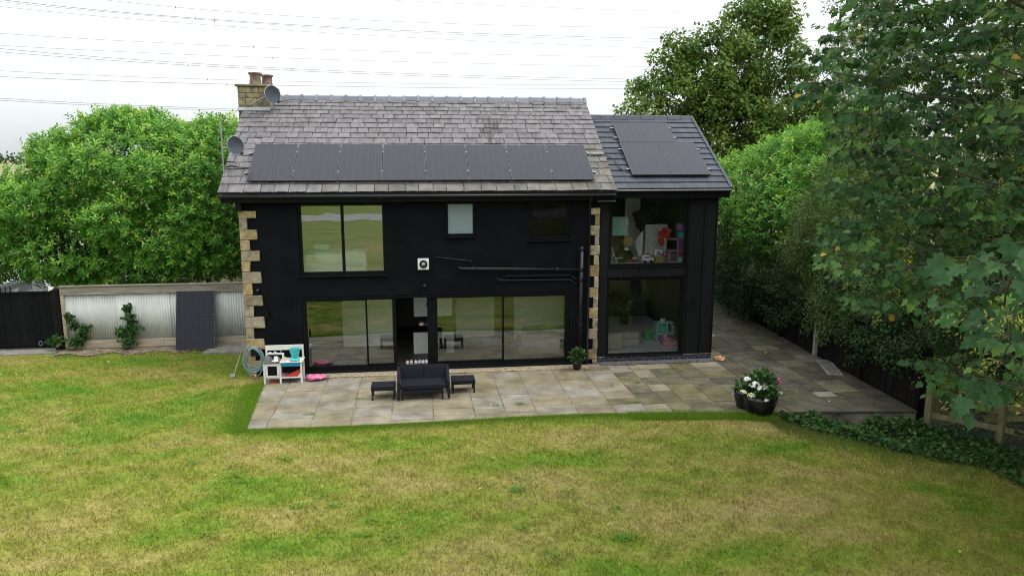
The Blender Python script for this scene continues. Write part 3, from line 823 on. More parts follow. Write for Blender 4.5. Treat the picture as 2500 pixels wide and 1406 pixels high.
window('lower_picture_window', G_LO, [], XY + .02, .08, 'glass_clear', False)
MB().box(9.86, 12.22, XY - .06, XY + .02, 2.748, 2.768).build('window_ledge', M['black'], house, bevel=.004)
MB().box(9.86, 12.18, XY - .06, XY + .02, .165, .19).build('window_ledge', M['black'], house, bevel=.004)
pl = MB().box(W + .02, EX, XY - .03, XY - .002, -.05, .163).build('brick_plinth', M['brick_mortar'], house)
for row in range(2):
    x = W + .02 - (.11 if row else 0)
    while x < EX - .02:
        a, b = max(x, W + .022), min(x + .215, EX)
        if b - a > .03: MB().box(a + .002, b - .002, XY - .038, XY - .02, .012 + row * .076, .077 + row * .076).build('brick', M['brick'], pl, bevel=.003)
        x += .226
# tiled roof
eY, eZ, rY, rZ = -.16, 4.943, 3.129, 7.02
eL = math.hypot(rY - eY, rZ - eZ); uY, uZ = (rY - eY) / eL, (rZ - eZ) / eL; EANG = math.atan2(uZ, uY)
def on_ext(x, t, h=0): return (x, eY + uY * t - uZ * h, eZ + uZ * t + uY * h)
RX = 13.34
ed = MB().hexa([on_ext(9.62, 0, -.12), on_ext(RX - .02, 0, -.12), on_ext(RX - .02, eL, -.12), on_ext(9.62, eL, -.12),
                on_ext(9.62, 0, -.012), on_ext(RX - .02, 0, -.012), on_ext(RX - .02, eL, -.012), on_ext(9.62, eL, -.012)]).build('extension_roof', M['tile'], house)
MB().hexa([(9.62, rY + .01, rZ - .13), (RX, rY + .01, rZ - .13), (RX, 2 * rY - eY, eZ - .12), (9.62, 2 * rY - eY, eZ - .12),
           (9.62, rY + .01, rZ), (RX, rY + .01, rZ), (RX, 2 * rY - eY, eZ), (9.62, 2 * rY - eY, eZ)]).build('rear_slope', M['tile'], ed)
tg = eL / 13
tm = MB().hexa([(.003, 0, .022), (.327, 0, .022), (.327, tg * 1.2, -.006), (.003, tg * 1.2, -.006), (.003, 0, .052), (.327, 0, .052), (.327, tg * 1.2, .016), (.003, tg * 1.2, .016)]).mesh('roof_tile')
tm.materials.append(M['tile'])
for r in range(13):
    off = 0 if r % 2 else -.165
    for i in range(13):
        x = RX - .33 * (i + 1) - off - (.165 if r % 2 == 0 else 0)
        if x < 9.55: continue
        o = bpy.data.objects.new('roof_tile', tm); link(o, ed); p = on_ext(x, r * tg); o.location = p; o.rotation_euler = (EANG + rs.uniform(-.002, .002), 0, 0)
for r in range(13):
    o = MB().box(RX - .05, RX + .03, 0, tg * 1.04, -.10, .066).build('verge_cap', M['tile'], ed, loc=on_ext(0, r * tg)); o.rotation_euler = (EANG + .03, 0, 0)
ridge_run(9.9, RX + .03, 8, rY, rZ - .02, ed, M['tile'], False)
MB().box(W + .05, RX - .03, eY + .03, XY - .003, 4.70, 4.88).build('extension_fascia', M['black'], house, bevel=.006)
MB().box(W + .42, RX + .0, eY - .05, eY + .04, 4.90, 4.945).build('extension_gutter', M['grey'], house, bevel=.01)
MB().box(9.5, 10.0, -.18, -.15, 4.62, 4.645).build('gutter_bracket', M['alu'], house)

# ------------------------------------------------------------------ rooms behind the glass
def room(x0, x1, y1, z0, z1, wall, floor, y0=.345):
    MB().box(x0, x1, y1, y1 + .1, z0, z1).build('room_wall', M[wall], house)
    MB().box(x0, x0 + .05, y0, y1, z0, z1).build('room_wall', M[wall], house)
    MB().box(x1 - .05, x1, y0, y1, z0, z1).build('room_wall', M[wall], house)
    MB().box(x0, x1, y0 - .02, y1, z0 - .08, z0).build('floor', M[floor], house)
    MB().box(x0, x1, y0, y1, z1, z1 + .06).build('ceiling', M['plaster'], house)
room(.31, 4.95, 4.4, 2.62, 4.66, 'plaster', 'carpet')
room(5.0, 6.9, 3.4, 2.62, 4.66, 'plaster', 'carpet')
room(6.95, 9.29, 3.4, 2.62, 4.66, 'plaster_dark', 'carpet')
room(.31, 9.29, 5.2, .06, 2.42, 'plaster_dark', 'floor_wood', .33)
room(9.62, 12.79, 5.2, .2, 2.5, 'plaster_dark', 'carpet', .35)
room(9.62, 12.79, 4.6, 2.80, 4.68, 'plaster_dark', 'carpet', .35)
# tall pale panels of the living room that show through the doors
MB().box(2.25, 3.75, 2.6, 2.7, .062, 2.4).build('wall_panel', M['plaster'], house)
MB().box(5.75, 7.0, 3.3, 3.4, .062, 2.4).build('wall_panel', M['plaster'], house)
MB().box(7.6, 9.2, 2.9, 3.0, .062, 2.4).build('wall_panel', M['plaster'], house)

# ------------------------------------------------------------------ solar panels
ORD = ('first', 'second', 'third', 'fourth', 'fifth', 'sixth', 'seventh', 'eighth')
def solar(loc, rot, w, h, label, group):
    p = empty('solar_panel', loc); p.rotation_euler = rot
    tag(p, label, 'solar panel', group)
    e = .009
    f = MB().box(0, w, 0, e, 0, .035).box(0, w, h - e, h, 0, .035).box(0, e, e, h - e, 0, .035).box(w - e, w, e, h - e, 0, .035)
    f.build('frame', M['frame_dark'], p)
    MB().box(e, w - e, e, h - e, .008, .031).build('cell_sheet', M['cell'], p)
    return p
for i in range(8):
    end = {0: ', beside the small dish', 7: ', nearest the extension'}.get(i, '')
    p = solar(on_roof(PX0 + i * 1.154, PT, .10), (ANG, 0, 0), 1.134, 1.722, f'black solar panel, {ORD[i]} from left on the slate roof{end}', 'solar panels on the slate roof')
    for t in (.4, 1.35):
        for x in ((-.02, 1.144) if i == 0 else (1.144,)):
            MB().box(x - .014, x + .014, t - .022, t + .022, .0, .042).build('mounting_clamp', M['alu'], p)
for k, t in enumerate((.4, 1.35)):
    a, b = on_roof(PX0 - .12, PT + t, .075), on_roof(PX0 + 9.32, PT + t, .075)
    tag(MB().bar(a, b, .04, .045, (0, -VZ, VY)).build('mounting_rail', M['alu']), f"aluminium rail under the row of eight solar panels, {('lower', 'upper')[k]} of the two", 'rail', 'rails under the eight panels')
a, b = on_roof(9.58, PT + 1.32, .09), on_roof(9.95, PT + 1.32, .09)
tag(MB().tube([a, b], .03, 10).build('cable_conduit', M['alu']), 'short aluminium conduit sticking out beside the eighth solar panel', 'conduit')
EPX, EPT = 10.586, .542
gE = 'solar panels on the extension roof'
solar(on_ext(EPX, EPT, .10), (EANG, 0, 0), 1.134, 1.722, 'black upright solar panel, lower left of three on the extension roof', gE)
solar(on_ext(EPX + 1.154, EPT, .10), (EANG, 0, 0), 1.134, 1.722, 'black upright solar panel, lower right of three on the extension roof', gE)
solar(on_ext(EPX + .02, EPT + 1.742, .10), (EANG, 0, 0), 1.722, 1.134, 'black solar panel laid sideways at the top of the extension roof', gE)
for k, (t, x1) in enumerate(((.35, 2.288), (1.4, 2.288), (2.05, 1.742), (2.6, 1.742))):
    mb = MB().bar(on_ext(EPX - .1, EPT + t, .075), on_ext(EPX + x1 + .1, EPT + t, .075), .04, .045, (0, -uZ, uY))
    tag(mb.build('mounting_rail', M['alu']), f"aluminium rail under the extension's solar panels, {ORD[k]} up from the eaves", 'rail', 'rails on the extension roof')
tag(MB().tube([on_roof(9.95, PT + 1.32, .09), on_roof(10.12, PT + 1.2, .06), on_ext(10.25, 1.35, .08), on_ext(10.33, .9, .07), on_ext(10.5, .78, .07), on_ext(10.66, .9, .08)], .012, 8).build('panel_cable', M['black_plastic'], smooth=True),
    'black cable looping from the slate roof to the extension panels', 'cable')
tag(MB().tube([on_roof(-.45, 1.10, .05), on_roof(-.3, 1.18, .06), on_roof(-.1, 1.12, .05), on_roof(.1, 1.08, .05), on_roof(.26, 1.12, .06)], .014, 8).build('array_cable', M['black_plastic'], smooth=True),
    'black cable running from the left verge to the first solar panel', 'cable')
sp = solar((-2.82, 3.02, .02), (R(75), 0, R(-1.5)), 1.15, 1.80, 'dark blue spare solar panel leaning upright against the corrugated fence', None)

# ------------------------------------------------------------------ satellite dishes
def dish(loc, rz, tilt, r, label):
    d = empty('satellite_dish', loc, rz); tag(d, label, 'satellite dish', 'satellite dishes on the roof')
    mb = MB(); n_, m_ = 28, 6
    ct, st = math.cos(tilt), math.sin(tilt)
    def tr(x, y, z): return (x, y * ct - z * st, y * st + z * ct)      # dish axis along -y, tipped up
    for side in (0, .012):
        for i in range(m_ + 1):
            q = r * i / m_
            for j in range(n_):
                a = 2 * math.pi * j / n_
                mb.v.append(tr(q * math.cos(a) * .92, side - .28 * q * q / r, q * math.sin(a)))
    N = (m_ + 1) * n_
    for s in (0, N):
        for i in range(m_):
            for j in range(n_):
                k = (j + 1) % n_; mb.f.append((s + i * n_ + j, s + i * n_ + k, s + (i + 1) * n_ + k, s + (i + 1) * n_ + j))
    for j in range(n_):
        k = (j + 1) % n_; mb.f.append((m_ * n_ + j, m_ * n_ + k, N + m_ * n_ + k, N + m_ * n_ + j))
    mb.build('reflector', M['dish'], d, smooth=True)
    MB().tube([tr(r * .92 * math.cos(2 * math.pi * j / 40), -.28 * r, r * math.sin(2 * math.pi * j / 40)) for j in range(41)], .009, 6, False).build('rim', M['grey'], d)
    MB().tube([tr(0, .02, -r * .9), tr(.02, -.30, -r * 1.05)], .012, 6).build('feed_arm', M['grey'], d)
    MB().tube([tr(.02, -.28, -r * 1.05), tr(.03, -.36, -r * .95)], .03, 8).build('feed_horn', M['black_plastic'], d)
    MB().box(-.07, .07, .03, .12, -.12, .06).build('mount_box', M['grey'], d, bevel=.01)
    return d
d = dish((.44, 2.95, 7.60), R(38), R(-12), .27, 'grey satellite dish on an arm in front of the stone chimney')
MB().tube([(0, .08, 0), (-.28, .1, -.1), (-.5, .35, -.28)], .018, 8).build('wall_arm', M['grey'], d)
d = dish((-.12, .42, 6.10), R(38), R(-12), .25, 'small grey satellite dish on a pole at the left roof verge')
MB().tube([(-.24, .20, .65), (-.24, .20, -1.1)], .022, 8).build('pole', M['grey'], d)
MB().tube([(-.24, .20, -.05), (0, .1, 0)], .016, 6).build('wall_arm', M['grey'], d)

# ------------------------------------------------------------------ rattan furniture
sofa = empty('rattan_sofa', (4.0, -2.69, 0))
tag(sofa, 'low black woven two-seat sofa in the middle of the patio', 'sofa')
L = 1.28
MB().box(.08, L - .08, .03, .62, .27, .38).build('seat', M['rattan'], sofa, bevel=.012)
for a, b in ((.07, L / 2 - .004), (L / 2 + .004, L - .07)):
    MB().hexa([(a, .60, .30), (b, .60, .30), (b, .67, .30), (a, .67, .30), (a, .66, .66), (b, .66, .66), (b, .73, .66), (a, .73, .66)]).build('backrest', M['rattan'], sofa, bevel=.012)
for a, b in ((0, .065), (L - .065, L)):
    MB().hexa([(a, 0, .03), (b, 0, .03), (b, .07, .03), (a, .07, .03), (a, .0, .40), (b, .0, .40), (b, .07, .42), (a, .07, .42)]).build('leg', M['rattan_frame'], sofa, bevel=.005)
    MB().hexa([(a, .0, .40), (b, .0, .40), (b, .74, .30), (a, .74, .30), (a, .0, .455), (b, .0, .455), (b, .74, .68), (a, .74, .68)]).build('armrest', M['rattan'], sofa, bevel=.01)
    MB().box(a, b, .66, .73, .0, .30).build('leg', M['rattan_frame'], sofa, bevel=.005)
MB().hexa([(.07, .675, .30), (L - .07, .675, .30), (L - .07, .69, .30), (.07, .69, .30), (.07, .735, .64), (L - .07, .735, .64), (L - .07, .75, .64), (.07, .75, .64)]).build('back_board', M['rattan_frame'], sofa)
MB().box(.07, L - .07, .70, .76, .662, .69).build('top_rail', M['rattan_frame'], sofa, bevel=.006)
tbl = empty('rattan_table', (4.10, -2.66, 0))
tag(tbl, 'low black woven table pushed under the front of the two-seat sofa', 'table')
MB().box(0, 1.02, 0, .5, .17, .255).build('table_top', M['rattan'], tbl, bevel=.008)
for x in (.0, .97):
    for y in (.005, .44): MB().box(x, x + .045, y, y + .045, 0, .169).build('leg', M['rattan_frame'], tbl)
def stool(loc, rz, label):
    s = empty('rattan_footstool', loc, rz); tag(s, label, 'footstool', 'woven footstools beside the sofa')
    MB().box(0, .59, 0, .46, .235, .345).build('seat', M['rattan'], s, bevel=.012)
    for x in (.012, .538):
        for y in (.012, .408): MB().box(x, x + .04, y, y + .04, 0, .234).build('leg', M['rattan_frame'], s)
stool((3.37, -2.56, 0), 0, 'low black woven footstool at the left end of the sofa')
stool((5.34, -2.30, 0), R(1), 'low black woven footstool at the right end of the sofa')

# ------------------------------------------------------------------ toy kitchen and what stands on it
tk = empty('toy_kitchen', (.53, -.86, 0)); tag(tk, 'white wooden toy kitchen against the wall below the lamp', 'toy kitchen')
wk = .98
for x in (0, .40, wk - .045):
    MB().box(x, x + .045, 0, .045, 0, .56).build('leg', M['offwhite'], tk, bevel=.004)
for x in (0, wk - .045): MB().box(x, x + .045, .40, .445, 0, .93).build('leg', M['offwhite'], tk, bevel=.004)
MB().box(-.02, .42, -.02, .45, .562, .585).build('worktop', M['plaster_dark'], tk, bevel=.004)
MB().box(.423, wk + .02, -.02, .45, .562, .585).build('worktop', M['offwhite'], tk, bevel=.004)
MB().box(.0, wk, .41, .44, .80, .935).build('top_board', M['offwhite'], tk, bevel=.006)
MB().box(.05, .47, .33, .45, .70, .72).build('shelf', M['offwhite'], tk, bevel=.003)
MB().box(.43, .47, .33, .45, .586, .70).build('shelf_end', M['offwhite'], tk, bevel=.003)
dr = MB().box(.05, .395, .0, .02, .17, .54).build('oven_door', M['offwhite'], tk, bevel=.004)
MB().box(.11, .345, -.004, .01, .23, .48).build('oven_window', M['black'], dr)
MB().box(.045, wk - .045, .02, .42, .14, .16).build('lower_shelf', M['offwhite'], tk, bevel=.003)
MB().box(.05, .40, .40, .43, .16, .54).build('back_panel', M['offwhite'], tk)
MB().box(.45, .93, .01, .38, .45, .555).build('basin', M['blue'], tk, bevel=.02)
MB().tube([(.24, .40, .80), (.24, .36, .78), (.24, .36, .73)], .012, 6).build('utensil_hook', M['grey'], tk)
MB().tube([(.40, .40, .80), (.40, .36, .78), (.40, .36, .75)], .012, 6).build('utensil_hook', M['grey'], tk)
def K(x, y, z=.586): return (.53 + x, -.86 + y, z)
bk = empty('toy_bucket', K(.78, .26)); tag(bk, 'turquoise toy bucket on the white toy kitchen', 'bucket')
MB().lathe([(.085, 0), (.09, .01), (.125, .26), (.135, .27), (.135, .285), (.12, .285), (.08, .03)], 20).build('tub', M['teal'], bk, smooth=False)
MB().tube([(-.13, 0, .26), (-.1, -.12, .2), (0, -.14, .16), (.1, -.12, .2), (.13, 0, .26)], .008, 6).build('handle', M['teal'], bk)
tag(MB().blob((0, 0, .03), (.14, .06, .035), .25, 10, 6, 4).build('toy_scoop', M['teal'], loc=K(.80, .07, .582), smooth=True), 'small turquoise scoop lying in front of the turquoise bucket', 'scoop')
def cup(loc, r, h, m, label, cat='cup', handle=True, name='toy_mug'):
    c = empty(name, loc); tag(c, label, cat)
    MB().lathe([(r * .8, 0), (r, .01), (r, h), (r * .88, h), (r * .8, .02)], 16).build('body', M[m], c)
    if handle: MB().tube([(r, 0, h * .8), (r * 1.6, 0, h * .75), (r * 1.6, 0, h * .35), (r, 0, h * .25)], r * .12, 6).build('handle', M[m], c)
cup(K(.30, .18), .05, .10, 'white', 'white mug on the dark hob of the toy kitchen')
cup(K(.09, .14), .07, .12, 'grey', 'grey metal toy pan at the left end of the toy kitchen', 'pan', name='toy_pan')
cup(K(.52, .12), .05, .09, 'foam', 'cream beaker in the middle of the toy kitchen worktop', 'beaker', False, 'toy_beaker')
cup(K(.13, .33, .722), .045, .04, 'white', 'small white bowl, left of two on the toy kitchen shelf', 'bowl', False, 'toy_bowl')
cup(K(.26, .33, .722), .045, .04, 'white', 'small white bowl, right of two on the toy kitchen shelf', 'bowl', False, 'toy_bowl')
tag(MB().lathe([(.03, 0), (.08, .015), (.085, .02), (.03, .008)], 18, (0, 0, 0)).build('toy_plate', M['white'], loc=K(.30, .06)), 'white saucer in front of the white mug', 'saucer')
tag(MB().hexa([(0, 0, 0), (.36, 0, 0), (.36, .2, 0), (0, .2, 0), (.05, 0, .03), (.40, 0, .16), (.40, .2, .16), (.05, .2, .03)]).build('toy_tray', M['red'], loc=K(.50, .08, .162), bevel=.01), 'red plastic tray on the bottom shelf of the toy kitchen', 'tray')
tag(MB().prism([(0, 0), (.22, .02), (.2, .16), (.02, .14)], 0, .02).build('toy_dish', M['red'], loc=K(.12, .05, .004), bevel=.005), 'flat red lid on the flags under the toy kitchen', 'lid')
pk = empty('pink_bag', (1.80, -.62, 0)); tag(pk, 'crumpled bright pink bag on the flags beside the toy kitchen', 'bag')
MB().blob((0, 0, .07), (.25, .17, .07), .3, 14, 8, 2).build('body', M['pink'], pk, smooth=True)
MB().tube([(.2 * math.cos(a) + .03, .14 * math.sin(a), .09 + .03 * math.sin(3 * a)) for a in np.linspace(0, 6.28, 22)], .022, 6, False).build('rim', M['pale_pink'], pk, smooth=True)
MB().tube([(-.02, -.16, .03), (.2, -.1, .05), (.34, 0, .03)], .012, 6).build('cord', M['black_plastic'], pk)

# garden hose, hoe, lamps, cameras
hz = empty('garden_hose', (.17, -.13, .46)); tag(hz, 'coiled pale blue hose hanging on the left house corner', 'hose')
rh = random.Random(9); path = []
for k in range(10):
    ax, az, ox = rh.uniform(.19, .27), rh.uniform(.27, .41), rh.uniform(-.03, .03)
    for a in np.linspace(0, 2 * math.pi, 22)[:-1]:
        path.append((ox + ax * math.sin(a), -.02 - .012 * k + .02 * math.sin(a * 2 + k), (.36 - az) + az * math.cos(a) + .02 * math.sin(a * 3 + k)))
MB().tube(path, .0125, 6).build('coil', M['hose'], hz, smooth=True)
for x in (-.12, .16): MB().bar((x * .6, .09, .30), (x * 1.3, -.14, .40), .05, .02).build('bracket', M['grey'], hz)
MB().box(-.10, .12, .05, .09, .1, .34).build('hanger_plate', M['black_plastic'], hz)
MB().tube([(.0, -.16, -.34), (.05, -.18, -.42)], .02, 8).build('nozzle', M['orange'], hz)
hoe = empty('garden_hoe', (-.42, -.02, 0)); tag(hoe, 'long-handled garden hoe leaning on the left house corner', 'hoe')
MB().tube([(0, 0, .03), (.17, .13, .55), (.34, .05, 1.02)], .013, 8).build('handle', M['wood_pale'], hoe)
MB().hexa([(-.09, -.05, 0), (.03, -.05, 0), (.05, .0, .0), (-.07, .0, .0), (-.07, -.03, .09), (.04, -.03, .09), (.05, -.015, .09), (-.06, -.015, .09)]).build('blade', M['grey'], hoe)
def lamp(loc, label, r=.05, h=.22):
    o = empty('wall_lamp', loc); tag(o, label, 'wall lamp')
    MB().lathe([(r * .7, -h / 2), (r, -h / 2 + .01), (r, h / 2 - .05), (r * .7, h / 2 - .04), (r * .7, h / 2 - .02), (r, h / 2 - .02), (r, h / 2)], 16, (0, -.08, 0)).build('shade', M['black'], o)
    MB().box(-.03, .03, -.07, 0, -.05, .05).build('wall_plate', M['black'], o, bevel=.004)
lamp((.56, -.002, 1.69), 'black cylinder wall lamp below a cable near the left quoins')
lamp((12.44, XY - .024, 1.75), 'small black wall lamp on the cladding right of the lower window', .04, .2)
for loc, lb in (((.36, -.035, 2.36), 'black dome security camera at the edge of the left quoins'), ((4.74, -.002, 2.38), 'black dome security camera below the white flue plate')):
    o = empty('security_camera', loc); tag(o, lb, 'security camera')
    MB().lathe([(.05, 0), (.05, -.03), (.04, -.04)], 16, (0, 0, 0), 'y').build('base', M['black'], o)
    MB().blob((0, -.07, -.01), .05, 0, 14, 10).build('dome', M['glaze'], o, smooth=True)

# ------------------------------------------------------------------ fence with corrugated sheets, gate
fen = empty('corrugated_fence', (-3.1, 3.6, 0)); tag(fen, 'fence of galvanised corrugated sheets between weathered timber rails', 'fence')
edges = [-6.14, -4.62, -3.06, -1.52, .02]
for i in range(4):
    x0, x1 = edges[i] - .02, edges[i + 1]; wv = .076; k = int((x1 - x0) / wv * 8)
    mb = MB(); yo = -.012 * (i % 2)
    for q in range(k + 1):
        x = x0 + (x1 - x0) * q / k; y = 3.6 + yo + .011 * math.cos(2 * math.pi * x / wv)
        mb.v += [(x + 3.1, y - 3.6, .26), (x + 3.1, y - 3.6, 1.72)]
    mb.f = [(2 * q, 2 * q + 2, 2 * q + 3, 2 * q + 1) for q in range(k)]
    o = mb.build('corrugated_sheet', M['sheet_metal'], fen, smooth=True)
    sm = o.modifiers.new('thick', 'SOLIDIFY'); sm.thickness = .003
def fb(name, m, x0, x1, y0, y1, z0, z1, bv=.006): MB().box(x0 + 3.1, x1 + 3.1, y0, y1, z0, z1).build(name, M[m], fen, bevel=bv)
for a, b in ((-6.2, -3.3), (-3.295, 0)):
    fb('top_rail', 'wood', a, b, -.07, -.022, 1.70, 1.95)
    fb('base_board', 'wood_pale', a, b, -.06, -.022, .03, .285)
fb('capping', 'wood', -6.22, 0, -.11, .06, 1.953, 1.985)
for x in (-6.2, -4.7, -3.1, -1.6, -.1): fb('post', 'wood_pale' if x < -6 else 'wood', x, x + .09, -.02 if x < -6 else .03, .12, 0, 1.95)
fb('corner_batten', 'wood_pale', -6.2, -6.1, -.065, -.021, .287, 1.698)
gate = empty('garden_gate', (-7.9, 3.72, 0)); tag(gate, 'black boarded gate topped with spikes at the left of the fence', 'gate')
for i in range(16):
    MB().box(-1.6 + i * .2 + .003, -1.6 + i * .2 + .197, -.015, .015, .06, 1.80).build('board', M['gate'], gate, bevel=.003)
for z in (.12, 1.76): MB().box(-1.6, 1.6, -.045, -.017, z, z + .06).build('rail', M['gate'], gate)
for i in range(14):
    MB().lathe([(.012, 1.822), (.012, 1.86), (.03, 1.88), (.012, 1.90), (.022, 1.92), (.002, 2.0)], 8, (-1.5 + i * .135, -.03, 0)).build('spike', M['black'], gate)
MB().tube([(.95 + .05 * math.cos(a), -.05, .2 + .07 * math.sin(a)) for a in np.linspace(0, 6.28, 14)], .008, 6, False).build('ring_handle', M['grey'], gate)
tag(MB().box(-6.48, -6.24, 3.55, 3.9, 0, 1.86).build('gate_post', M['fence_dark'], bevel=.01), 'thick dark timber post between the black gate and the corrugated fence', 'gate post')

# dark boarded fence along the right-hand boundary
bf = empty('boarded_fence', (16.6, 2, 0)); tag(bf, 'dark close-boarded fence in deep shade along the right edge of the patio', 'fence')
def fx(y): return 16.12 + .02 * (y + 5) if y < -1 else 16.2 + (y + 1) * .052
y = -5.0; i = 0
while y < 9.3:
    x0, x1 = fx(y) + .08, fx(y + .14) + .08
    MB().hexa([(x0 - 16.6, y - 2, -.5), (x0 - 16.575, y - 2, -.5), (x1 - 16.575, y - 1.865, -.5), (x1 - 16.6, y - 1.865, -.5),
               (x0 - 16.6, y - 2, 1.5 + .03 * (i % 2)), (x0 - 16.575, y - 2, 1.5 + .03 * (i % 2)), (x1 - 16.575, y - 1.865, 1.5), (x1 - 16.6, y - 1.865, 1.5)]).build('board', M['fence_dark'], bf)
    y += .145; i += 1
for y in (-4.8, -2.4, 0, 2.4, 4.8, 7.2):
    MB().box(fx(y) - 16.6 - .03, fx(y) - 16.6 + .075, y - 2.05, y - 1.95, -.5, 1.35).build('post', M['wood' if y == 0 else 'fence_dark'], bf, bevel=.006)
# post and rail fence with netting, right of the lawn
pr = empty('post_and_rail_fence', (17.1, -6.2, -.45)); tag(pr, 'mossy post and rail fence with wire netting at the right end of the lawn', 'fence')
PTS = [(16.15, -5.15), (17.1, -6.2), (18.3, -7.9), (19.6, -9.7)]
for x, y in PTS:
    MB().box(x - 17.1 - .055, x - 17.1 + .055, y + 6.2 - .055, y + 6.2 + .055, 0, 1.12).build('post', M['wood_green'], pr, bevel=.008)
    MB().box(x - 17.1 - .05, x - 17.1 + .02, y + 6.2 - .12, y + 6.2 - .06, .05, .98).build('post_batten', M['wood_green'], pr, bevel=.005)
for (a, b), (c, d_) in zip(PTS[:-1], PTS[1:]):
    for z in (.95, .45):
        MB().bar((a - 17.1, b + 6.2 - .075, z), (c - 17.1, d_ + 6.2 - .075, z), .035, .13).build('rail', M['wood_green'], pr, bevel=.006)
    nt = MB(); A, B = Vector((a - 17.1, b + 6.1, 0)), Vector((c - 17.1, d_ + 6.1, 0)); Ln = (B - A).length
    kk = int(Ln / .07)
    for i in range(-14, kk + 1):
        for sgn in (1, -1):
            s0 = i * .07 if sgn > 0 else i * .07 + 1.0
            p0 = max(0, min(Ln, s0)); p1 = max(0, min(Ln, s0 + sgn * 1.0))
            z0_, z1_ = abs(p0 - s0), abs(p1 - s0)
            if abs(p1 - p0) < .02: continue
            nt.tube([A.lerp(B, p0 / Ln) + Vector((0, 0, z0_)), A.lerp(B, p1 / Ln) + Vector((0, 0, z1_))], .0022, 3, False)
    tag(nt.build('netting', M['grey'], pr), kind='stuff')

# ------------------------------------------------------------------ plant pots and small things on the patio
def pot(loc, r, h, name, label, mt='glaze'):
    p = empty(name, loc); tag(p, label, 'plant pot')
    MB().lathe([(r * .62, 0), (r * .7, .02), (r * .97, h * .6), (r, h * .85), (r * .98, h), (r * .88, h), (r * .86, h * .8)], 26).build('pot', M[mt], p, smooth=True)
    MB().lathe([(r * .87, h * .8), (.01, h * .84)], 18).build('compost', M['soil'], p)
    return p
def bush(parent, c, r, n_, size, m_, T=T_BIRCH, up=.35, name='foliage'):
    d_ = rdir(n_, .3); P = np.array(c) + d_ * np.array(r) * rng.uniform(.35, 1, (n_, 1)); A = unit(d_ + rdir(n_) * .7 + [0, 0, -.1])
    o = leaves(name, M[m_], parent, P, A, unit(rdir(n_) * .6 + [0, 0, 1]), rng.uniform(.7, 1.2, n_) * size, rng.uniform(0, 1, n_), T)
    return tag(o, kind='stuff')
def head(parent, c, r, m_, seed):
    mb = MB(); rd = random.Random(seed)
    for _ in range(34):
        v = Vector((rd.gauss(0, 1), rd.gauss(0, 1), rd.gauss(0, 1))).normalized(); v.z = abs(v.z) * .8 - .1 * rd.random()
        p = Vector(c) + v * r; a = v.orthogonal().normalized() * r * .34; b2 = v.cross(a)
        mb.poly([p - a, p - b2 * .9, p + a, p + b2 * .9])
    mb.build('flower_head', M[m_], parent)
p1 = pot((12.38, -4.46, -.12), .39, .52, 'flower_pot', 'large black glazed pot of white hydrangeas at the patio edge')
bush(p1, (.02, 0, .68), (.42, .4, .38), 420, .15, 'leaf_ivy')
for k, (x, y, z, m_) in enumerate(((-.38, -.1, .92, 'petal_white'), (-.30, -.2, .80, 'petal_white'), (-.14, -.3, .76, 'petal_white'), (-.05, -.28, .78, 'petal_white'), (-.47, -.12, .62, 'petal_cream'), (-.36, -.3, .60, 'petal_cream'), (-.22, -.2, .84, 'petal_white'), (-.02, -.38, .50, 'petal_white'), (.36, -.25, .62, 'petal_white'))):
    head(p1, (x, y, z), .085 if k not in (7, 8) else .055, m_, k)
p2 = pot((12.14, -4.16, -.01), .24, .44, 'flower_pot', 'smaller black pot standing behind the large hydrangea pot')
bush(p2, (0, 0, .50), (.24, .24, .2), 120, .12, 'leaf_ivy')
p4 = pot((12.80, -4.12, -.01), .2, .36, 'flower_pot', 'black pot with magenta flowers half hidden by the large hydrangea pot')
bush(p4, (0, 0, .5), (.24, .22, .2), 110, .11, 'leaf_ivy')
for k, (x, y, z) in enumerate(((.12, -.1, .66), (.18, -.05, .58), (.08, -.16, .58))): head(p4, (x, y, z), .07, 'petal_pink', 40 + k)
p3 = pot((8.90, -.58, 0), .135, .24, 'shrub_pot', 'small black pot with a leafy green shrub beside the downpipe')
bush(p3, (0, 0, .40), (.2, .2, .2), 260, .11, 'leaf_ivy')
tag(MB().blob((0, 0, .06), (.14, .09, .075), .38, 12, 8, 8).build('orange_shell', M['orange'], loc=(13.22, -.16, -.01)), 'orange shell-like lump on the flags at the extension corner', 'shell')
dc = empty('drain_cover', (15.95, -1.35, .006), R(72)); tag(dc, 'grey framed drain cover lying on the flags beside the dark fence', 'drain cover')
MB().box(-.75, .75, -.2, -.15, 0, .03).box(-.75, .75, .15, .2, 0, .03).box(-.75, -.70, -.15, .15, 0, .03).box(.70, .75, -.15, .15, 0, .03).build('frame', M['concrete'], dc)
MB().box(-.7, .7, -.15, .15, .002, .014).build('infill', M['stone_dark'], dc)
for i in range(9): MB().box(-.6 + i * .15, -.53 + i * .15, -.12, .12, .015, .024).build('slot_bar', M['grey'], dc)

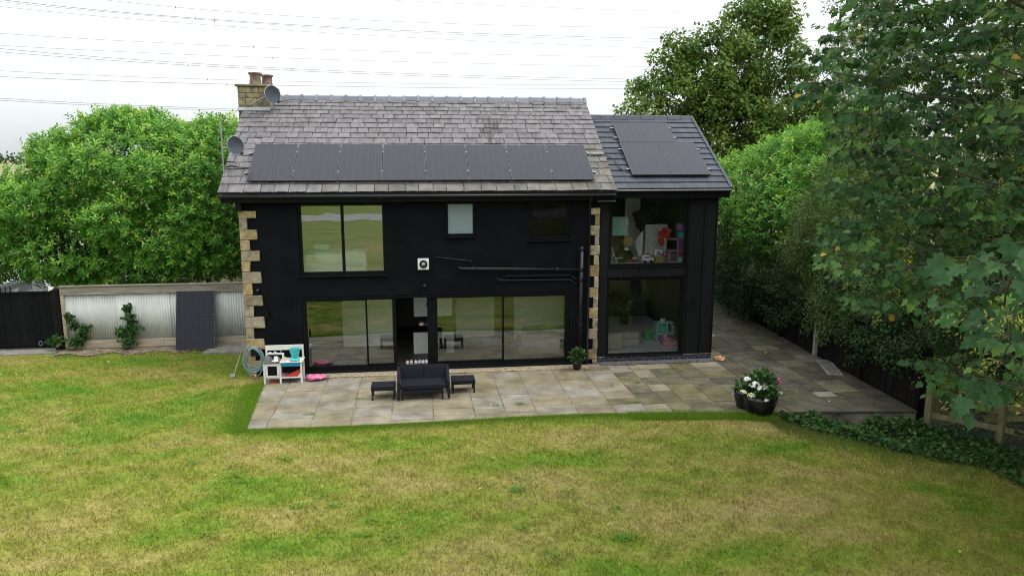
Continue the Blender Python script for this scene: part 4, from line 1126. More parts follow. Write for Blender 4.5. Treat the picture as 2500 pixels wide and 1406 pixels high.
# ------------------------------------------------------------------ things in the rooms
def soft(name, m_, parent, dims, loc, bv=.06, rz=0):
    x, y, z = dims
    o = MB().box(-x / 2, x / 2, -y / 2, y / 2, 0, z).build(name, M[m_], parent, bevel=bv, loc=loc); o.rotation_euler = (0, 0, rz)
    o.modifiers['bevel'].segments = 4
    return o
bed = empty('bed', (2.3, 1.5, 2.62)); tag(bed, 'bed with rumpled white linen seen through the bedroom window', 'bed')
soft('base', 'sheet', bed, (1.7, 1.5, .30), (0, 0, .03), .03)
soft('mattress', 'sheet', bed, (1.66, 1.5, .22), (0, 0, .335), .06)
dv = MB(); n_ = 18
for i in range(n_ + 1):
    for j in range(n_ + 1):
        x, y = -.6 + 1.5 * i / n_, -.78 + 1.2 * j / n_
        z = .585 + .02 * math.sin(7 * x + 3 * y) + .015 * math.sin(13 * y - 5 * x)
        if j == 0: z = .32 - .12 * i / n_ + .03 * math.sin(9 * x)
        if i == n_: x -= .02; z -= .22
        dv.v.append((x, y - (.03 if j == 0 else 0), z))
dv.f = [(i * (n_ + 1) + j, (i + 1) * (n_ + 1) + j, (i + 1) * (n_ + 1) + j + 1, i * (n_ + 1) + j + 1) for i in range(n_) for j in range(n_)]
o = dv.build('duvet', M['sheet'], bed, smooth=True); sm = o.modifiers.new('t', 'SOLIDIFY'); sm.thickness = .03
soft('pillow', 'sheet', bed, (.5, .35, .14), (-.5, .5, .57), .06)
ls = empty('living_room_sofa', (8.15, 1.2, .062)); tag(ls, 'pale sofa with its back to the right-hand sliding door', 'sofa')
soft('base', 'fabric', ls, (1.35, .95, .40), (0, 0, .04), .06)
soft('backrest', 'fabric', ls, (1.2, .22, .64), (-.05, -.42, .05), .07)
soft('armrest', 'fabric', ls, (.2, .8, .58), (.62, 0, .05), .07)
for x, a in ((-.3, .1), (.25, -.15)): soft('cushion', 'olive', ls, (.55, .16, .42), (x, -.2, .42), .07, a)
isl = empty('kitchen_island', (5.0, 1.75, .062)); tag(isl, 'pale kitchen unit standing deep inside the open doorway', 'kitchen unit')
soft('carcass', 'plaster', isl, (1.2, .6, .66), (0, 0, .0), .01); soft('worktop', 'black', isl, (1.26, .66, .04), (0, 0, .662), .008)
cab = empty('wall_cabinet', (5.0, 2.2, 1.1)); tag(cab, 'white cupboard front visible at the top of the open doorway', 'cupboard')
soft('door', 'white', cab, (1.15, .05, 1.05), (0, -.3, 0), .006); soft('carcass', 'white', cab, (1.15, .5, 1.05), (0, .02, 0), .006)
bl = empty('side_cabinet', (5.22, .62, .062)); tag(bl, 'black box speaker standing behind the glass right of the open doorway', 'speaker')
soft('body', 'black', bl, (.22, .25, .62), (0, 0, 0), .01); soft('top', 'black_plastic', bl, (.2, .2, .02), (0, 0, .622), .005)
st = empty('round_side_table', (7.1, 1.1, .062)); tag(st, 'small dark round table behind the sliding door glass left of the sofa', 'side table')
MB().lathe([(.2, .52), (.24, .53), (.24, .55), (.2, .56)], 20).build('top', M['black'], st)
for a in (0, 2.1, 4.2): MB().tube([(.05 * math.cos(a), .05 * math.sin(a), .52), (.2 * math.cos(a), .2 * math.sin(a), 0)], .012, 6).build('leg', M['black'], st)
# shoes on the threshold mat
SH = [(4.22, 'foam', 'cream slipper, leftmost of the shoes inside the open doorway'), (4.33, 'foam', 'cream slipper, second from the left of the shoes in the doorway'), (4.46, 'lilac_shoe', 'lilac shoe, third from the left of the shoes in the doorway'),
      (4.56, 'lilac_shoe', 'lilac shoe, fourth from the left of the shoes in the doorway'), (4.66, 'white', 'white trainer, second from the right of the shoes in the doorway'), (4.76, 'white', 'white trainer, rightmost of the shoes in the doorway')]
for k, (x, m_, lb) in enumerate(SH):
    s = empty('shoe', (x, .34 + .03 * (k % 2), .062), R(-8 + 9 * (k % 3))); tag(s, lb, 'shoe', 'shoes inside the open doorway')
    MB().blob((0, .02, .055), (.048, .12, .055), .06, 12, 8, k).build('upper', M[m_], s, smooth=True)
    MB().blob((0, .02, .012), (.05, .13, .014), .02, 12, 6, k).build('sole', M['white'], s, smooth=True)
# person standing just inside the open door
def person(loc):
    p = empty('person', loc); tag(p, 'person in dark clothes and glasses standing half hidden inside the open doorway', 'person')
    J = {'pel': (0, 0, .94), 'sp': (-.01, 0, 1.12), 'ch': (0, 0, 1.32), 'ne': (-.01, 0, 1.47), 'he': (-.05, 0, 1.56), 'ht': (-.07, 0, 1.70),
         'hl': (0, -.10, .90), 'kl': (-.02, -.11, .50), 'al': (.02, -.11, .09), 'tl': (-.14, -.12, .03), 'hr': (0, .10, .90), 'kr': (-.03, .11, .50), 'ar': (.02, .11, .09), 'tr': (-.14, .12, .03),
         'sl': (0, -.19, 1.40), 'el': (-.04, -.23, 1.12), 'wl': (-.24, -.13, 1.10), 'sr': (0, .19, 1.40), 'er': (-.04, .23, 1.12), 'wr': (-.25, .08, 1.10)}
    Rr = dict(pel=.15, sp=.135, ch=.15, ne=.06, he=.085, ht=.07, hl=.10, kl=.062, al=.045, tl=.035, hr=.10, kr=.062, ar=.045, tr=.035, sl=.065, el=.046, wl=.03, sr=.065, er=.046, wr=.03)
    E = [('pel', 'sp'), ('sp', 'ch'), ('ch', 'ne'), ('ne', 'he'), ('he', 'ht'), ('pel', 'hl'), ('hl', 'kl'), ('kl', 'al'), ('al', 'tl'), ('pel', 'hr'), ('hr', 'kr'), ('kr', 'ar'), ('ar', 'tr'), ('ch', 'sl'), ('sl', 'el'), ('el', 'wl'), ('ch', 'sr'), ('sr', 'er'), ('er', 'wr')]
    # hands: palm and five fingers each, curled round the phone
    for s, y in (('l', -1), ('r', 1)):
        wx, wy, wz = J['w' + s]
        J['p' + s] = (wx - .07, wy + .02 * -y, wz + .005); Rr['p' + s] = .026; E.append(('w' + s, 'p' + s))
        for f_ in range(4):
            a, b = f'f{s}{f_}a', f'f{s}{f_}b'
            J[a] = (wx - .11, wy - y * (.035 - .0) + (f_ - 1.5) * .004, wz + .03 - f_ * .02); Rr[a] = .009
            J[b] = (wx - .125 + .004 * f_, wy - y * .07, wz + .035 - f_ * .02); Rr[b] = .008
            E += [('p' + s, a), (a, b)]
        J['t' + s + 'a'] = (wx - .06, wy - y * .03, wz + .045); Rr['t' + s + 'a'] = .01
        J['t' + s + 'b'] = (wx - .09, wy - y * .055, wz + .06); Rr['t' + s + 'b'] = .009
        E += [('p' + s, 't' + s + 'a'), ('t' + s + 'a', 't' + s + 'b')]
    ks = list(J); me = bpy.data.meshes.new('body'); me.from_pydata([J[k] for k in ks], [(ks.index(a), ks.index(b)) for a, b in E], [])
    o = bpy.data.objects.new('body', me); link(o, p)
    o.modifiers.new('skin', 'SKIN'); o.modifiers.new('sub', 'SUBSURF').render_levels = 2
    for i, k in enumerate(ks):
        sv = me.skin_vertices[0].data[i]; sv.radius = (Rr[k], Rr[k]); sv.use_root = (k == 'pel')
    mtl, n, l, b = new_mat('person_body')
    tc = n.new('ShaderNodeTexCoord'); sx = n.new('ShaderNodeSeparateXYZ'); l.new(tc.outputs['Object'], sx.inputs[0])
    def th(sock, v, op):
        q = n.new('ShaderNodeMath'); q.operation = op; q.inputs[1].default_value = v; l.new(sock, q.inputs[0]); return q.outputs[0]
    mxn = n.new('ShaderNodeMath'); mxn.operation = 'MAXIMUM'
    l.new(th(sx.outputs[2], 1.465, 'GREATER_THAN'), mxn.inputs[0]); l.new(th(sx.outputs[0], -.235, 'LESS_THAN'), mxn.inputs[1])
    mx = n.new('ShaderNodeMix'); mx.data_type = 'RGBA'; l.new(mxn.outputs[0], mx.inputs['Factor'])
    mx.inputs['A'].default_value = (.02, .022, .03, 1); mx.inputs['B'].default_value = (.48, .27, .19, 1)
    l.new(mx.outputs['Result'], b.inputs['Base Color']); b.inputs['Roughness'].default_value = .7
    me.materials.append(mtl)
    MB().blob((-.045, 0, 1.665), (.105, .088, .085), .04, 14, 9, 1).build('hair', M['hair'], p, smooth=True)
    MB().blob((-.158, 0, 1.60), (.022, .014, .02), 0, 8, 6).build('nose', M['skin'], p, smooth=True)
    MB().tube([(-.148, -.07, 1.635), (-.156, -.035, 1.635), (-.158, 0, 1.637), (-.156, .035, 1.635), (-.148, .07, 1.635)], .006, 6).build('glasses', M['black'], p)
    for y in (-1, 1):
        MB().blob((-.03, y * .088, 1.605), (.02, .01, .03), 0, 8, 6).build('ear', M['skin'], p, smooth=True)
        MB().tube([(-.148, y * .07, 1.635), (-.03, y * .09, 1.64)], .004, 5).build('glasses_arm', M['black'], p)
    return p
person((4.93, .62, .062))
tag(MB().box(-.035, .035, -.004, .004, 0, .14).build('handheld_device', M['black'], loc=(4.585, .60, 1.12), bevel=.006), 'small dark object held by the person in the open doorway', 'handheld device')

# upper extension room: playroom
E0 = 2.802
def put(name, label, cat, parts, loc, rz=0, group=None):
    o = empty(name, loc, rz); tag(o, label, cat, group)
    for pn, m_, mb, bv in parts: mb.build(pn, M[m_], o, bevel=bv)
    return o
put('easel_board', 'white drawing board on a stand at the left of the upper picture window', 'easel', [
    ('board', 'mint', MB().box(-.34, .10, -.02, .02, .72, 1.28), .004), ('pole', 'white', MB().box(.06, .12, -.05, -.02, 0, 1.26), .004), ('foot', 'white', MB().box(-.2, .22, -.2, .2, 0, .03), .004)], (10.66, 1.3, E0))
put('hanging_basket_bag', 'round straw bag hanging on the white easel', 'bag', [
    ('bag', 'straw', MB().lathe([(.02, -.05), (.15, -.04), (.17, 0), (.15, .04), (.02, .05)], 18, (0, 0, 0), 'y'), 0), ('strap', 'straw', MB().tube([(-.12, 0, .1), (-.02, 0, .5), (.1, 0, .1)], .008, 6), 0)], (10.80, 1.2, E0 + .55))
put('bean_bag', 'black bean bag on the floor below the white easel', 'bean bag', [('body', 'black', MB().blob((0, 0, .2), (.28, .26, .22), .08, 16, 10, 3), 0), ('cushion', 'white', MB().blob((.06, -.12, .38), (.08, .03, .05), .1, 10, 6, 3), 0)], (10.52, .75, E0))
put('leaning_frame', 'thin white frame leaning at the left edge of the upper picture window', 'frame', [('frame', 'white', MB().bar((0, 0, 0), (-.17, .05, .46), .03, .02).bar((-.05, .0, .15), (.15, .02, .17), .03, .02), .003)], (10.28, .48, E0))
put('toy_truck_box', 'white toy truck with purple lettering on the upper window floor', 'toy truck', [
    ('body', 'white', MB().box(-.12, .12, -.08, .08, .05, .24), .01), ('cab', 'white', MB().box(.121, .22, -.08, .08, .05, .17), .01), ('print', 'purple', MB().box(-.06, .08, -.083, -.0805, .15, .20), 0),
    ('wheel', 'black', MB().lathe([(.045, -.02), (.045, .02)], 14, (-.05, -.085, .046), 'y'), 0), ('wheel', 'black', MB().lathe([(.045, -.02), (.045, .02)], 14, (.15, -.085, .046), 'y'), 0)], (11.12, .5, E0))
put('toy_basket', 'straw toy basket full of white and purple toys behind the upper window', 'basket', [('basket', 'straw', MB().lathe([(.15, 0), (.2, .2), (.19, .2), (.14, .02)], 18), 0)], (11.55, .55, E0))
put('toy_unicorn_box', 'white and purple toy box in the straw basket', 'toy', [('box', 'white', MB().box(-.13, .1, -.06, .1, .16, .38), .01), ('print', 'purple', MB().box(-.08, .04, -.064, -.0605, .2, .33), 0)], (11.52, .55, E0))
put('toy_pouch', 'purple patterned pouch on the right side of the straw basket', 'toy', [('body', 'purple', MB().blob((0, 0, 0), (.1, .08, .07), .3, 10, 6, 6), 0)], (11.66, .5, E0 + .22))
put('pink_ball', 'bright pink toy ball left of the straw basket', 'toy', [('ball', 'pink', MB().blob((0, 0, .1), .09, .1, 12, 8, 5), 0)], (11.28, .8, E0 + .06))
put('red_toy_car', 'small red toy car left of the white toy truck', 'toy car', [('body', 'red', MB().box(-.12, .12, -.06, .06, .03, .1), .02), ('top', 'white', MB().box(-.06, .06, -.05, .05, .101, .14), .01)], (10.82, .7, E0))
put('drawer_chest', 'pale chest of drawers in the back of the upper extension room', 'chest', [('carcass', 'plaster', MB().box(-.35, .35, -.2, .2, 0, .95), .01), ('drawer', 'offwhite', MB().box(-.33, .33, -.215, -.201, .62, .92), .006), ('drawer', 'offwhite', MB().box(-.33, .33, -.215, -.201, .32, .60), .006), ('drawer', 'offwhite', MB().box(-.33, .33, -.215, -.201, .04, .30), .006)], (12.0, 2.4, E0))
put('tall_cupboard', 'tall pale door panel in the middle of the upper extension room', 'panel', [('board', 'plaster', MB().box(-.25, .25, -.03, .03, 0, 1.85), .006)], (11.5, 3.2, E0))
put('white_arrow_sign', 'white house-shaped play board on the upper room floor', 'play board', [('board', 'white', MB().prism([(0, 0), (.14, 0), (.14, .8), (-.12, .45)], -.015, .015), 0)], (11.35, 2.0, E0)).rotation_euler = (R(90), 0, 0)
dh = empty('dolls_house', (12.28, .72, E0)); tag(dh, 'pink dolls house full of toys at the right of the upper picture window', 'dolls house')
for z in (.0, .32, .66): MB().box(-.45, .3, -.18, .2, z, z + .02).build('floor_board', M['pale_pink'], dh)
for x, h in ((-.45, .34), (-.2, .34), (-.2, .68), (.28, .68)): MB().box(x, x + .025, -.18, -.155, .02 if h < .5 else .36, h).build('column', M['pale_pink'], dh)
MB().box(-.1, .2, .1, .15, .34, .64).build('panel', M['purple'], dh); MB().box(-.05, .25, .1, .15, .03, .3).build('panel', M['pink'], dh)
MB().box(-.15, .2, -.1, .1, .70, .86).build('roof_box', M['teal'], dh, bevel=.01); MB().blob((0, 0, 1.0), (.2, .1, .1), .4, 10, 7, 2).build('toy_heap', M['purple'], dh)
put('red_toy_dragon', 'red cloth toy draped behind the dolls house', 'toy', [('body', 'red', MB().blob((0, 0, .75), (.2, .1, .16), .4, 12, 8, 9).blob((-.1, .0, .55), (.1, .08, .14), .3, 10, 7, 3), 0), ('stand', 'offwhite', MB().box(-.03, .03, -.03, .03, 0, .65), 0)], (11.95, 1.3, E0))
put('dark_plush_heap', 'heap of dark plush toys on top of the chest of drawers', 'toys', [('heap', 'navy', MB().blob((-.3, 0, .15), (.4, .2, .3), .35, 14, 9, 12), 0)], (12.0, 2.4, E0 + .96))
put('toy_box_mint', 'pale mint box in the right corner of the upper picture window', 'box', [('box', 'mint', MB().box(-.08, .06, -.06, .06, 0, .16), .006)], (12.14, .46, E0))
# lower extension room
L0 = .202
ex = empty('corner_sofa', (10.35, 1.25, L0)); tag(ex, 'oatmeal corner sofa at the left of the lower picture window', 'sofa')
soft('base', 'fabric', ex, (1.3, .9, .24), (.12, 0, .03), .04); soft('seat', 'fabric', ex, (1.28, .9, .2), (.14, 0, .275), .07); soft('armrest', 'fabric', ex, (.62, .32, .50), (-.12, -.58, .03), .08)
rad = empty('column_radiator', (12.3, 4.95, .75)); tag(rad, 'tall grey column radiator on the back wall of the lower extension room', 'radiator')
for i in range(9): MB().tube([(-.26 + i * .065, 0, 0), (-.26 + i * .065, 0, 1.55)], .022, 8).build('column', M['grey'], rad, smooth=True)
MB().box(-.3, .3, .02, .06, .02, .06).build('header', M['grey'], rad); MB().box(-.3, .3, .02, .06, 1.5, 1.54).build('header', M['grey'], rad)
tb = empty('toy_bus', (12.05, 1.35, L0)); tag(tb, 'mint and white toy camper van behind the lower picture window', 'toy van')
for a in ((-.28, -.25, .05, .62), (.05, .08, .3, .62), (.25, .28, .3, .55)): MB().box(a[0], a[1], -.15, .15, a[2], a[3]).build('body_post', M['mint'], tb)
MB().box(-.28, .25, -.15, .15, .62, .65).build('roof', M['mint'], tb, bevel=.008); MB().box(-.28, .28, -.15, .15, .28, .31).build('counter', M['mint'], tb); MB().box(-.28, .30, -.15, .15, .04, .08).build('floor', M['white'], tb)
MB().box(-.25, .05, .13, .15, .31, .62).build('back_panel', M['teal'], tb); MB().box(-.2, -.02, -.1, .1, .081, .25).build('drawer', M['purple'], tb)
for x in (-.14, .2): MB().lathe([(.06, -.02), (.06, .02)], 14, (x, -.165, .06), 'y').build('wheel', M['grey'], tb)
cup((12.0, 1.35, L0 + .652), .08, .08, 'white', 'white bowl on the roof of the toy camper van', 'bowl', False, 'toy_bowl')
put('green_toy_log', 'green toy cushion roll on the carpet left of the toy camper van', 'toy', [('roll', 'green', MB().lathe([(.02, -.2), (.09, -.19), (.1, 0), (.09, .19), (.02, .2)], 14, (0, 0, .1), 'x'), 0), ('roll', 'green', MB().lathe([(.02, -.19), (.07, -.18), (.08, 0), (.07, .18), (.02, .19)], 14, (0, .05, .22), 'x'), 0)], (11.72, 1.75, L0))
put('pink_soft_toy', 'pink soft toy on the carpet in front of the toy camper van', 'soft toy', [('body', 'pale_pink', MB().blob((0, 0, .12), (.17, .12, .13), .3, 12, 8, 21).blob((.2, 0, .08), (.12, .1, .09), .3, 12, 8, 22), 0), ('head', 'pale_pink', MB().blob((-.1, 0, .28), (.07, .07, .1), .2, 10, 7, 23), 0)], (12.02, .85, L0))
put('brown_teddy', 'brown teddy with pale paws at the right edge of the lower picture window', 'teddy', [('body', 'twig', MB().blob((0, 0, .3), (.11, .1, .2), .15, 12, 8, 31), 0), ('head', 'twig', MB().blob((0, -.02, .52), (.09, .09, .09), .1, 12, 8, 32), 0), ('paw', 'foam', MB().blob((.08, -.08, .42), .035, .1, 8, 6, 33), 0), ('paw', 'foam', MB().blob((.06, -.1, .2), .035, .1, 8, 6, 34), 0)], (12.36, 1.05, L0))
put('wooden_crate', 'small yellow wooden box behind the pink soft toy', 'box', [('box', 'wood_pale', MB().box(-.14, .14, -.08, .08, 0, .2), .006)], (12.22, 1.12, L0))
plnt = empty('house_plant', (11.55, 4.0, L0)); tag(plnt, 'leafy house plant in front of the column radiator', 'plant')
MB().lathe([(.12, 0), (.16, .3), (.14, .3), (.1, .02)], 16).build('pot', M['black'], plnt); bush(plnt, (-.1, 0, .75), (.4, .3, .42), 160, .13, 'leaf_ivy')

# ------------------------------------------------------------------ beyond the fence: car, neighbour, wires
car = empty('parked_car', (-10.3, 7.3, -.04), R(-4)); tag(car, 'silver car parked behind the black gate under the laurel', 'car')
prof = [(-2.1, .35), (-2.15, .75), (-1.95, .95), (-1.2, 1.02), (-.55, 1.55), (.9, 1.62), (1.75, 1.5), (2.1, 1.05), (2.15, .5), (2.1, .35)]
# the car points towards the camera: profile runs along y
k = len(prof); cb = MB(); hw = .9
for s, ww in ((-1, 1), (-.8, 1.06), (.8, 1.06), (1, 1)):
    for y, z in prof: cb.v.append((s * hw * (1 if z < 1.1 else .82), y, z if abs(s) < 1 or z < 1.1 else z - .06))
for a in range(3):
    for i in range(k - 1): cb.f.append((a * k + i, a * k + i + 1, (a + 1) * k + i + 1, (a + 1) * k + i))
cb.f += [tuple(range(k)), tuple(range(4 * k - 1, 3 * k - 1, -1))]
cb.f.append((0, k, 2 * k, 3 * k, 4 * k - 1, 3 * k - 1, 2 * k - 1, k - 1))
cb.build('body', M['car'], car, smooth=False, bevel=.04)
MB().hexa([(-.70, -1.17, 1.06), (.70, -1.17, 1.06), (.70, -1.12, 1.05), (-.70, -1.12, 1.05), (-.58, -.62, 1.54), (.58, -.62, 1.54), (.58, -.55, 1.53), (-.58, -.55, 1.53)]).build('windscreen', M['car_glass'], car)
for s in (-1, 1):
    MB().box(s * .77 - .015, s * .77 + .015, -.4, 1.4, 1.12, 1.46).build('side_window', M['car_glass'], car)
    MB().box(s * .98 - .09, s * .98 + .09, -.95, -.83, 1.02, 1.15).build('wing_mirror', M['car'], car, bevel=.02)
    MB().blob((s * .62, -2.1, .72), (.2, .08, .09), 0, 12, 8).build('headlight', M['white'], car, smooth=True)
    for y in (-1.35, 1.35):
        w_ = MB().lathe([(.2, -.11), (.33, -.1), (.33, .1), (.2, .11)], 22, (s * .82, y, .33), 'x').build('wheel', M['tyre'], car)
        MB().lathe([(.19, -.112), (.19, .112)], 16, (s * .82, y, .33), 'x').build('rim', M['grey'], w_)
nb = empty('neighbouring_house', (-4.3, 19, 0)); tag(nb, 'neighbouring house with a stone slate ridge rising behind the laurel', 'house')
MB().box(-3.0, 3.0, -3, 3, -.1, 4.9).build('wall', M['stone_dark'], nb)
for s in (-1, 1):
    MB().hexa([(-3.3, 0, 7.28), (3.3, 0, 7.28), (3.3, s * 3.4, 4.75), (-3.3, s * 3.4, 4.75), (-3.3, 0, 7.42), (3.3, 0, 7.42), (3.3, s * 3.4, 4.9), (-3.3, s * 3.4, 4.9)]).build('roof', M['slate_moss'], nb)
for i in range(11): MB().lathe([(.12, 0), (.13, .28), (.12, .55)], 8, (-3.2 + i * .58, 0, 7.44), 'x').build('ridge_tile', M['stone_dark'], nb)
for x in (-2, 0, 2): MB().box(x - .5, x + .5, -3.03, -2.99, 2.9, 4.1).build('window', M['car_glass'], nb)
WL = [[[1.3929e-05, 0.024465, -33.937], [1.9449e-19, 0.02, 60.0], [1.5399e-06, -0.00052457, 21.841]] ,
      [[1.3335e-05, 0.027382, -36.283], [4.9894e-19, 0.02, 64.0], [9.5574e-07, 0.00011281, 21.37]] ,
      [[1.3488e-05, 0.029177, -38.243], [3.7421e-19, 0.02, 68.0], [7.0478e-07, 0.00024796, 21.919]] ,
      [[1.3638e-05, 0.030998, -40.244], [6.5341e-19, 0.02, 72.0], [5.7028e-07, 7.679e-05, 22.128]] ,
      [[1.3601e-05, 0.033266, -42.527], [1.0348e-18, 0.02, 76.0], [6.3795e-07, 0.00076176, 19.88]] ,
      [[1.3636e-05, 0.035268, -44.648], [1.5143e-18, 0.02, 80.0], [5.4578e-07, 0.00074408, 19.088]] ,
      [[1.4463e-05, 0.036521, -46.64], [2.5866e-19, 0.02, 84.0], [1.0211e-06, -0.0012075, 19.229]] ,
      [[1.4628e-05, 0.038364, -48.648], [2.1389e-19, 0.02, 88.0], [7.9279e-07, -0.00096966, 19.332]] ,
      [[1.4592e-05, 0.040657, -50.906], [2.4054e-19, 0.02, 92.0], [9.3302e-07, -2.9821e-05, 17.36]] ,
      [[1.4738e-05, 0.042549, -52.974], [2.0418e-19, 0.02, 96.0], [8.3928e-07, 0.00015271, 16.981]] ,
      [[1.5044e-05, 0.044422, -55.293], [1.724e-19, 0.02, 100.0], [1.1039e-06, -0.00166, 14.298]] ,
      [[1.5172e-05, 0.04631, -57.326], [1.9703e-19, 0.02, 104.0], [1.0625e-06, -0.0016624, 14.285]] ,
      [[1.7077e-05, 0.042203, -54.892], [-5.0441e-20, 0.02, 108.0], [1.3552e-06, -0.00073748, 34.195]] ,]
LBL = ['topmost, crossing high above the chimney', 'second from the top', 'third from the top', 'fourth from the top', 'fifth, at the top of the middle band', 'sixth, in the middle band', 'seventh, just above the chimney pots', 'eighth, level with the chimney pots',
       'ninth, passing behind the chimney cap', 'tenth, just below the chimney cap', 'upper of the lowest pair, meeting the chimney foot', 'lowest of all, just above the laurel', 'faint one at the top right of the sky']
for i, (a, b, c) in enumerate(WL):
    pts = [(a[0] * s * s + a[1] * s + a[2], b[1] * s + b[2], c[0] * s * s + c[1] * s + c[2]) for s in np.linspace(-500, 2600, 26)]
    w_ = MB().tube(pts, .026 if i in (0, 2, 3, 4, 5, 8) else .034, 5).build('power_line', M['wire'])
    tag(w_, f'thin overhead power line, {LBL[i]}', 'power line', 'overhead power lines')
    if i < 12:
        for s in (430 + 47 * i % 300,):
            p = (a[0] * s * s + a[1] * s + a[2], b[1] * s + b[2], c[0] * s * s + c[1] * s + c[2] - .03)
            MB().lathe([(.05, -.12), (.06, 0), (.05, .12)], 8, p).build('spacer', M['wire'], w_)

# ------------------------------------------------------------------ vegetation
def shoots(name, parent, blobs, n_, size, m_, per=8, skin=(.86, 1.03), inner=6000, zmin=None, spread=.55, keep=None):
    """evergreen crown: whorled leaf shoots on the outside, plain leaves filling the inside"""
    P, N = on_blobs(blobs, n_, skin)
    P = P + (rng.normal(size=P.shape) * .10)
    hol = np.sin(P[:, 0] * 2.3 + 1.3 * np.sin(P[:, 2] * 2.1)) + np.sin(P[:, 1] * 2.6 + P[:, 2] * 1.7) + .8 * np.sin(P[:, 2] * 3.9 + P[:, 0] * 1.1)
    P = P - N * (np.clip(-hol - .1, 0, 1.6) * .17)[:, None]
    k = rng.random(len(P)) < np.clip(1.3 + hol * .5, .25, 1); P, N, hol = P[k], N[k], hol[k]
    n_ = len(P)
    if keep is not None:
        k = keep(P); P, N = P[k], N[k]
    n_ = len(P)
    D = unit(N * .7 + np.array([0, 0, .45]) + rdir(n_) * .45)
    a = rng.uniform(0, 6.28, (n_, 1)) + np.arange(per)[None] * 2.4
    h = np.arange(per)[None] / per * rng.uniform(.16, .32, (n_, 1))
    U = unit(np.cross(D, np.array([.3, .9, .1]))); V = np.cross(D, U)
    rad = U[:, None] * np.cos(a)[..., None] + V[:, None] * np.sin(a)[..., None]
    Q = P[:, None] + D[:, None] * h[..., None] * size / .17
    A = unit(rad + D[:, None] * (spread + .5 * (np.arange(per) / per))[None, :, None])
    NN = unit(D[:, None] * 1.0 - rad * .35 + np.zeros_like(A))
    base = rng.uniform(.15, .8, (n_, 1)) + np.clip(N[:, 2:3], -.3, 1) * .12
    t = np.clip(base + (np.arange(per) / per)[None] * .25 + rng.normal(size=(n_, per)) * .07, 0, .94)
    t[rng.random(t.shape) < .004] = 1
    s = rng.uniform(.7, 1.2, (n_, per)) * size
    I = in_blobs(blobs, inner, .88)
    if keep is not None: I = I[keep(I)]
    k = len(I)
    P2 = np.vstack([Q.reshape(-1, 3), I]); A2 = np.vstack([A.reshape(-1, 3), rdir(k)]); N2 = np.vstack([NN.reshape(-1, 3), rdir(k, .6)])
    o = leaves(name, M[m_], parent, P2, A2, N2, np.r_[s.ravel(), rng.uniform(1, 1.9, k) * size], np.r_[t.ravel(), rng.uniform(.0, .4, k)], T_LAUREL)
    return tag(o, kind='stuff')
def clusters(name, parent, cs, per, size, m_, T, r=(.5, .8), droop=.35, tmax=.9, flat=.7, keys=0, tbase=None):
    """deciduous crown: leaf clumps round the given centres"""
    cs = np.array(cs, float); n_ = len(cs); rr = rng.uniform(r[0], r[1], n_)
    d_ = rdir(n_ * per); q = rng.uniform(.25, 1, (n_ * per, 1)) ** .5
    C = np.repeat(cs, per, 0); P = C + d_ * q * np.repeat(rr, per)[:, None] * np.array([1, 1, flat])
    A = unit(d_ * .8 + rdir(n_ * per) * .6 + np.array([0, 0, -droop])); N = unit(d_ * .4 + rdir(n_ * per) * .5 + np.array([0, 0, .8]))
    tb = np.repeat(rng.uniform(.1, tmax, n_), per)
    t = np.clip(tb * .6 + .4 * rng.uniform(0, tmax, n_ * per), 0, .93)
    s = rng.uniform(.7, 1.2, n_ * per) * size
    o = tag(leaves(name, M[m_], parent, P, A, N, s, t, T), kind='stuff')
    if keys:
        kc = cs[rng.choice(n_, keys)] + rdir(keys) * np.array([.6, .6, .4]) * rr.mean(); per2 = 16
        P = np.repeat(kc, per2, 0) + rng.normal(size=(keys * per2, 3)) * np.array([.05, .05, .10]) * size / .14 * .9
        n2 = len(P)
        tag(leaves('seed_keys', M[m_], parent, P, unit(rdir(n2) + [0, 0, -.6]), rdir(n2), rng.uniform(.3, .5, n2) * size, rng.uniform(.92, .975, n2), T_KEY), kind='stuff')
    return o
def trunk(parent, base, top, r0, ends, m_='bark', name='trunk'):
    mb = MB(); p = limb_path(base, top, 0, 8, .05); rad = list(np.linspace(r0, r0 * .35, 8)); mb.tube(p, rad, 10)
    P = np.array(p)
    for e in ends:
        e = np.array(e, float); k = min(6, max(1, int(np.argmin(np.abs(P[:, 2] - (e[2] - .35 * np.linalg.norm(e[:2] - P[3, :2])))))))
        mb.tube(limb_path(P[k], e, .06, 7, .12), list(np.linspace(rad[k] * .45, .02, 7)), 6)
    return mb.build(name, M[m_], parent, smooth=True)

# laurel behind the fence on the left
lb = [(-5.0, 7.0, 4.45, 3.2, 2.9, 2.75), (-2.35, 6.6, 4.45, 1.95, 2.5, 2.45), (-7.2, 6.5, 3.6, 1.9, 2.3, 1.7), (-9.5, 6.3, 3.3, 1.4, 1.8, .95), (-6.4, 5.6, 3.0, 2.6, 1.7, 1.3), (-3.1, 5.5, 3.1, 2.6, 1.6, 1.25), (-8.1, 5.6, 2.9, 1.3, 1.4, 1.15), (-4.6, 5.7, 2.7, 4.0, 1.45, 1.2)]
lau = empty('laurel_bush', (-5, 7, -.04)); tag(lau, 'huge bright green laurel bush rising behind the corrugated fence', 'bush')
lw = [tuple(np.array(b) - np.array([-5, 7, -.04, 0, 0, 0])) for b in lb]
lw += [(x, y, z, .75, .75, .6) for x, y, z in ((-1.2, .2, 6.5), (-.1, -.6, 6.8), (.9, .3, 6.7), (1.6, -.4, 6.5), (2.5, -.3, 6.5), (3.3, -.6, 6.45), (-2.0, -.9, 5.85), (-2.9, -1.1, 4.9), (-3.8, -1.2, 4.2), (-.5, -2.5, 5.6), (1.5, -2.3, 5.2), (3.0, -2.2, 5.3), (-2.5, -2.6, 4.3), (.3, -2.9, 4.0), (2.2, -2.6, 3.8), (-4.5, -2.6, 3.2))]
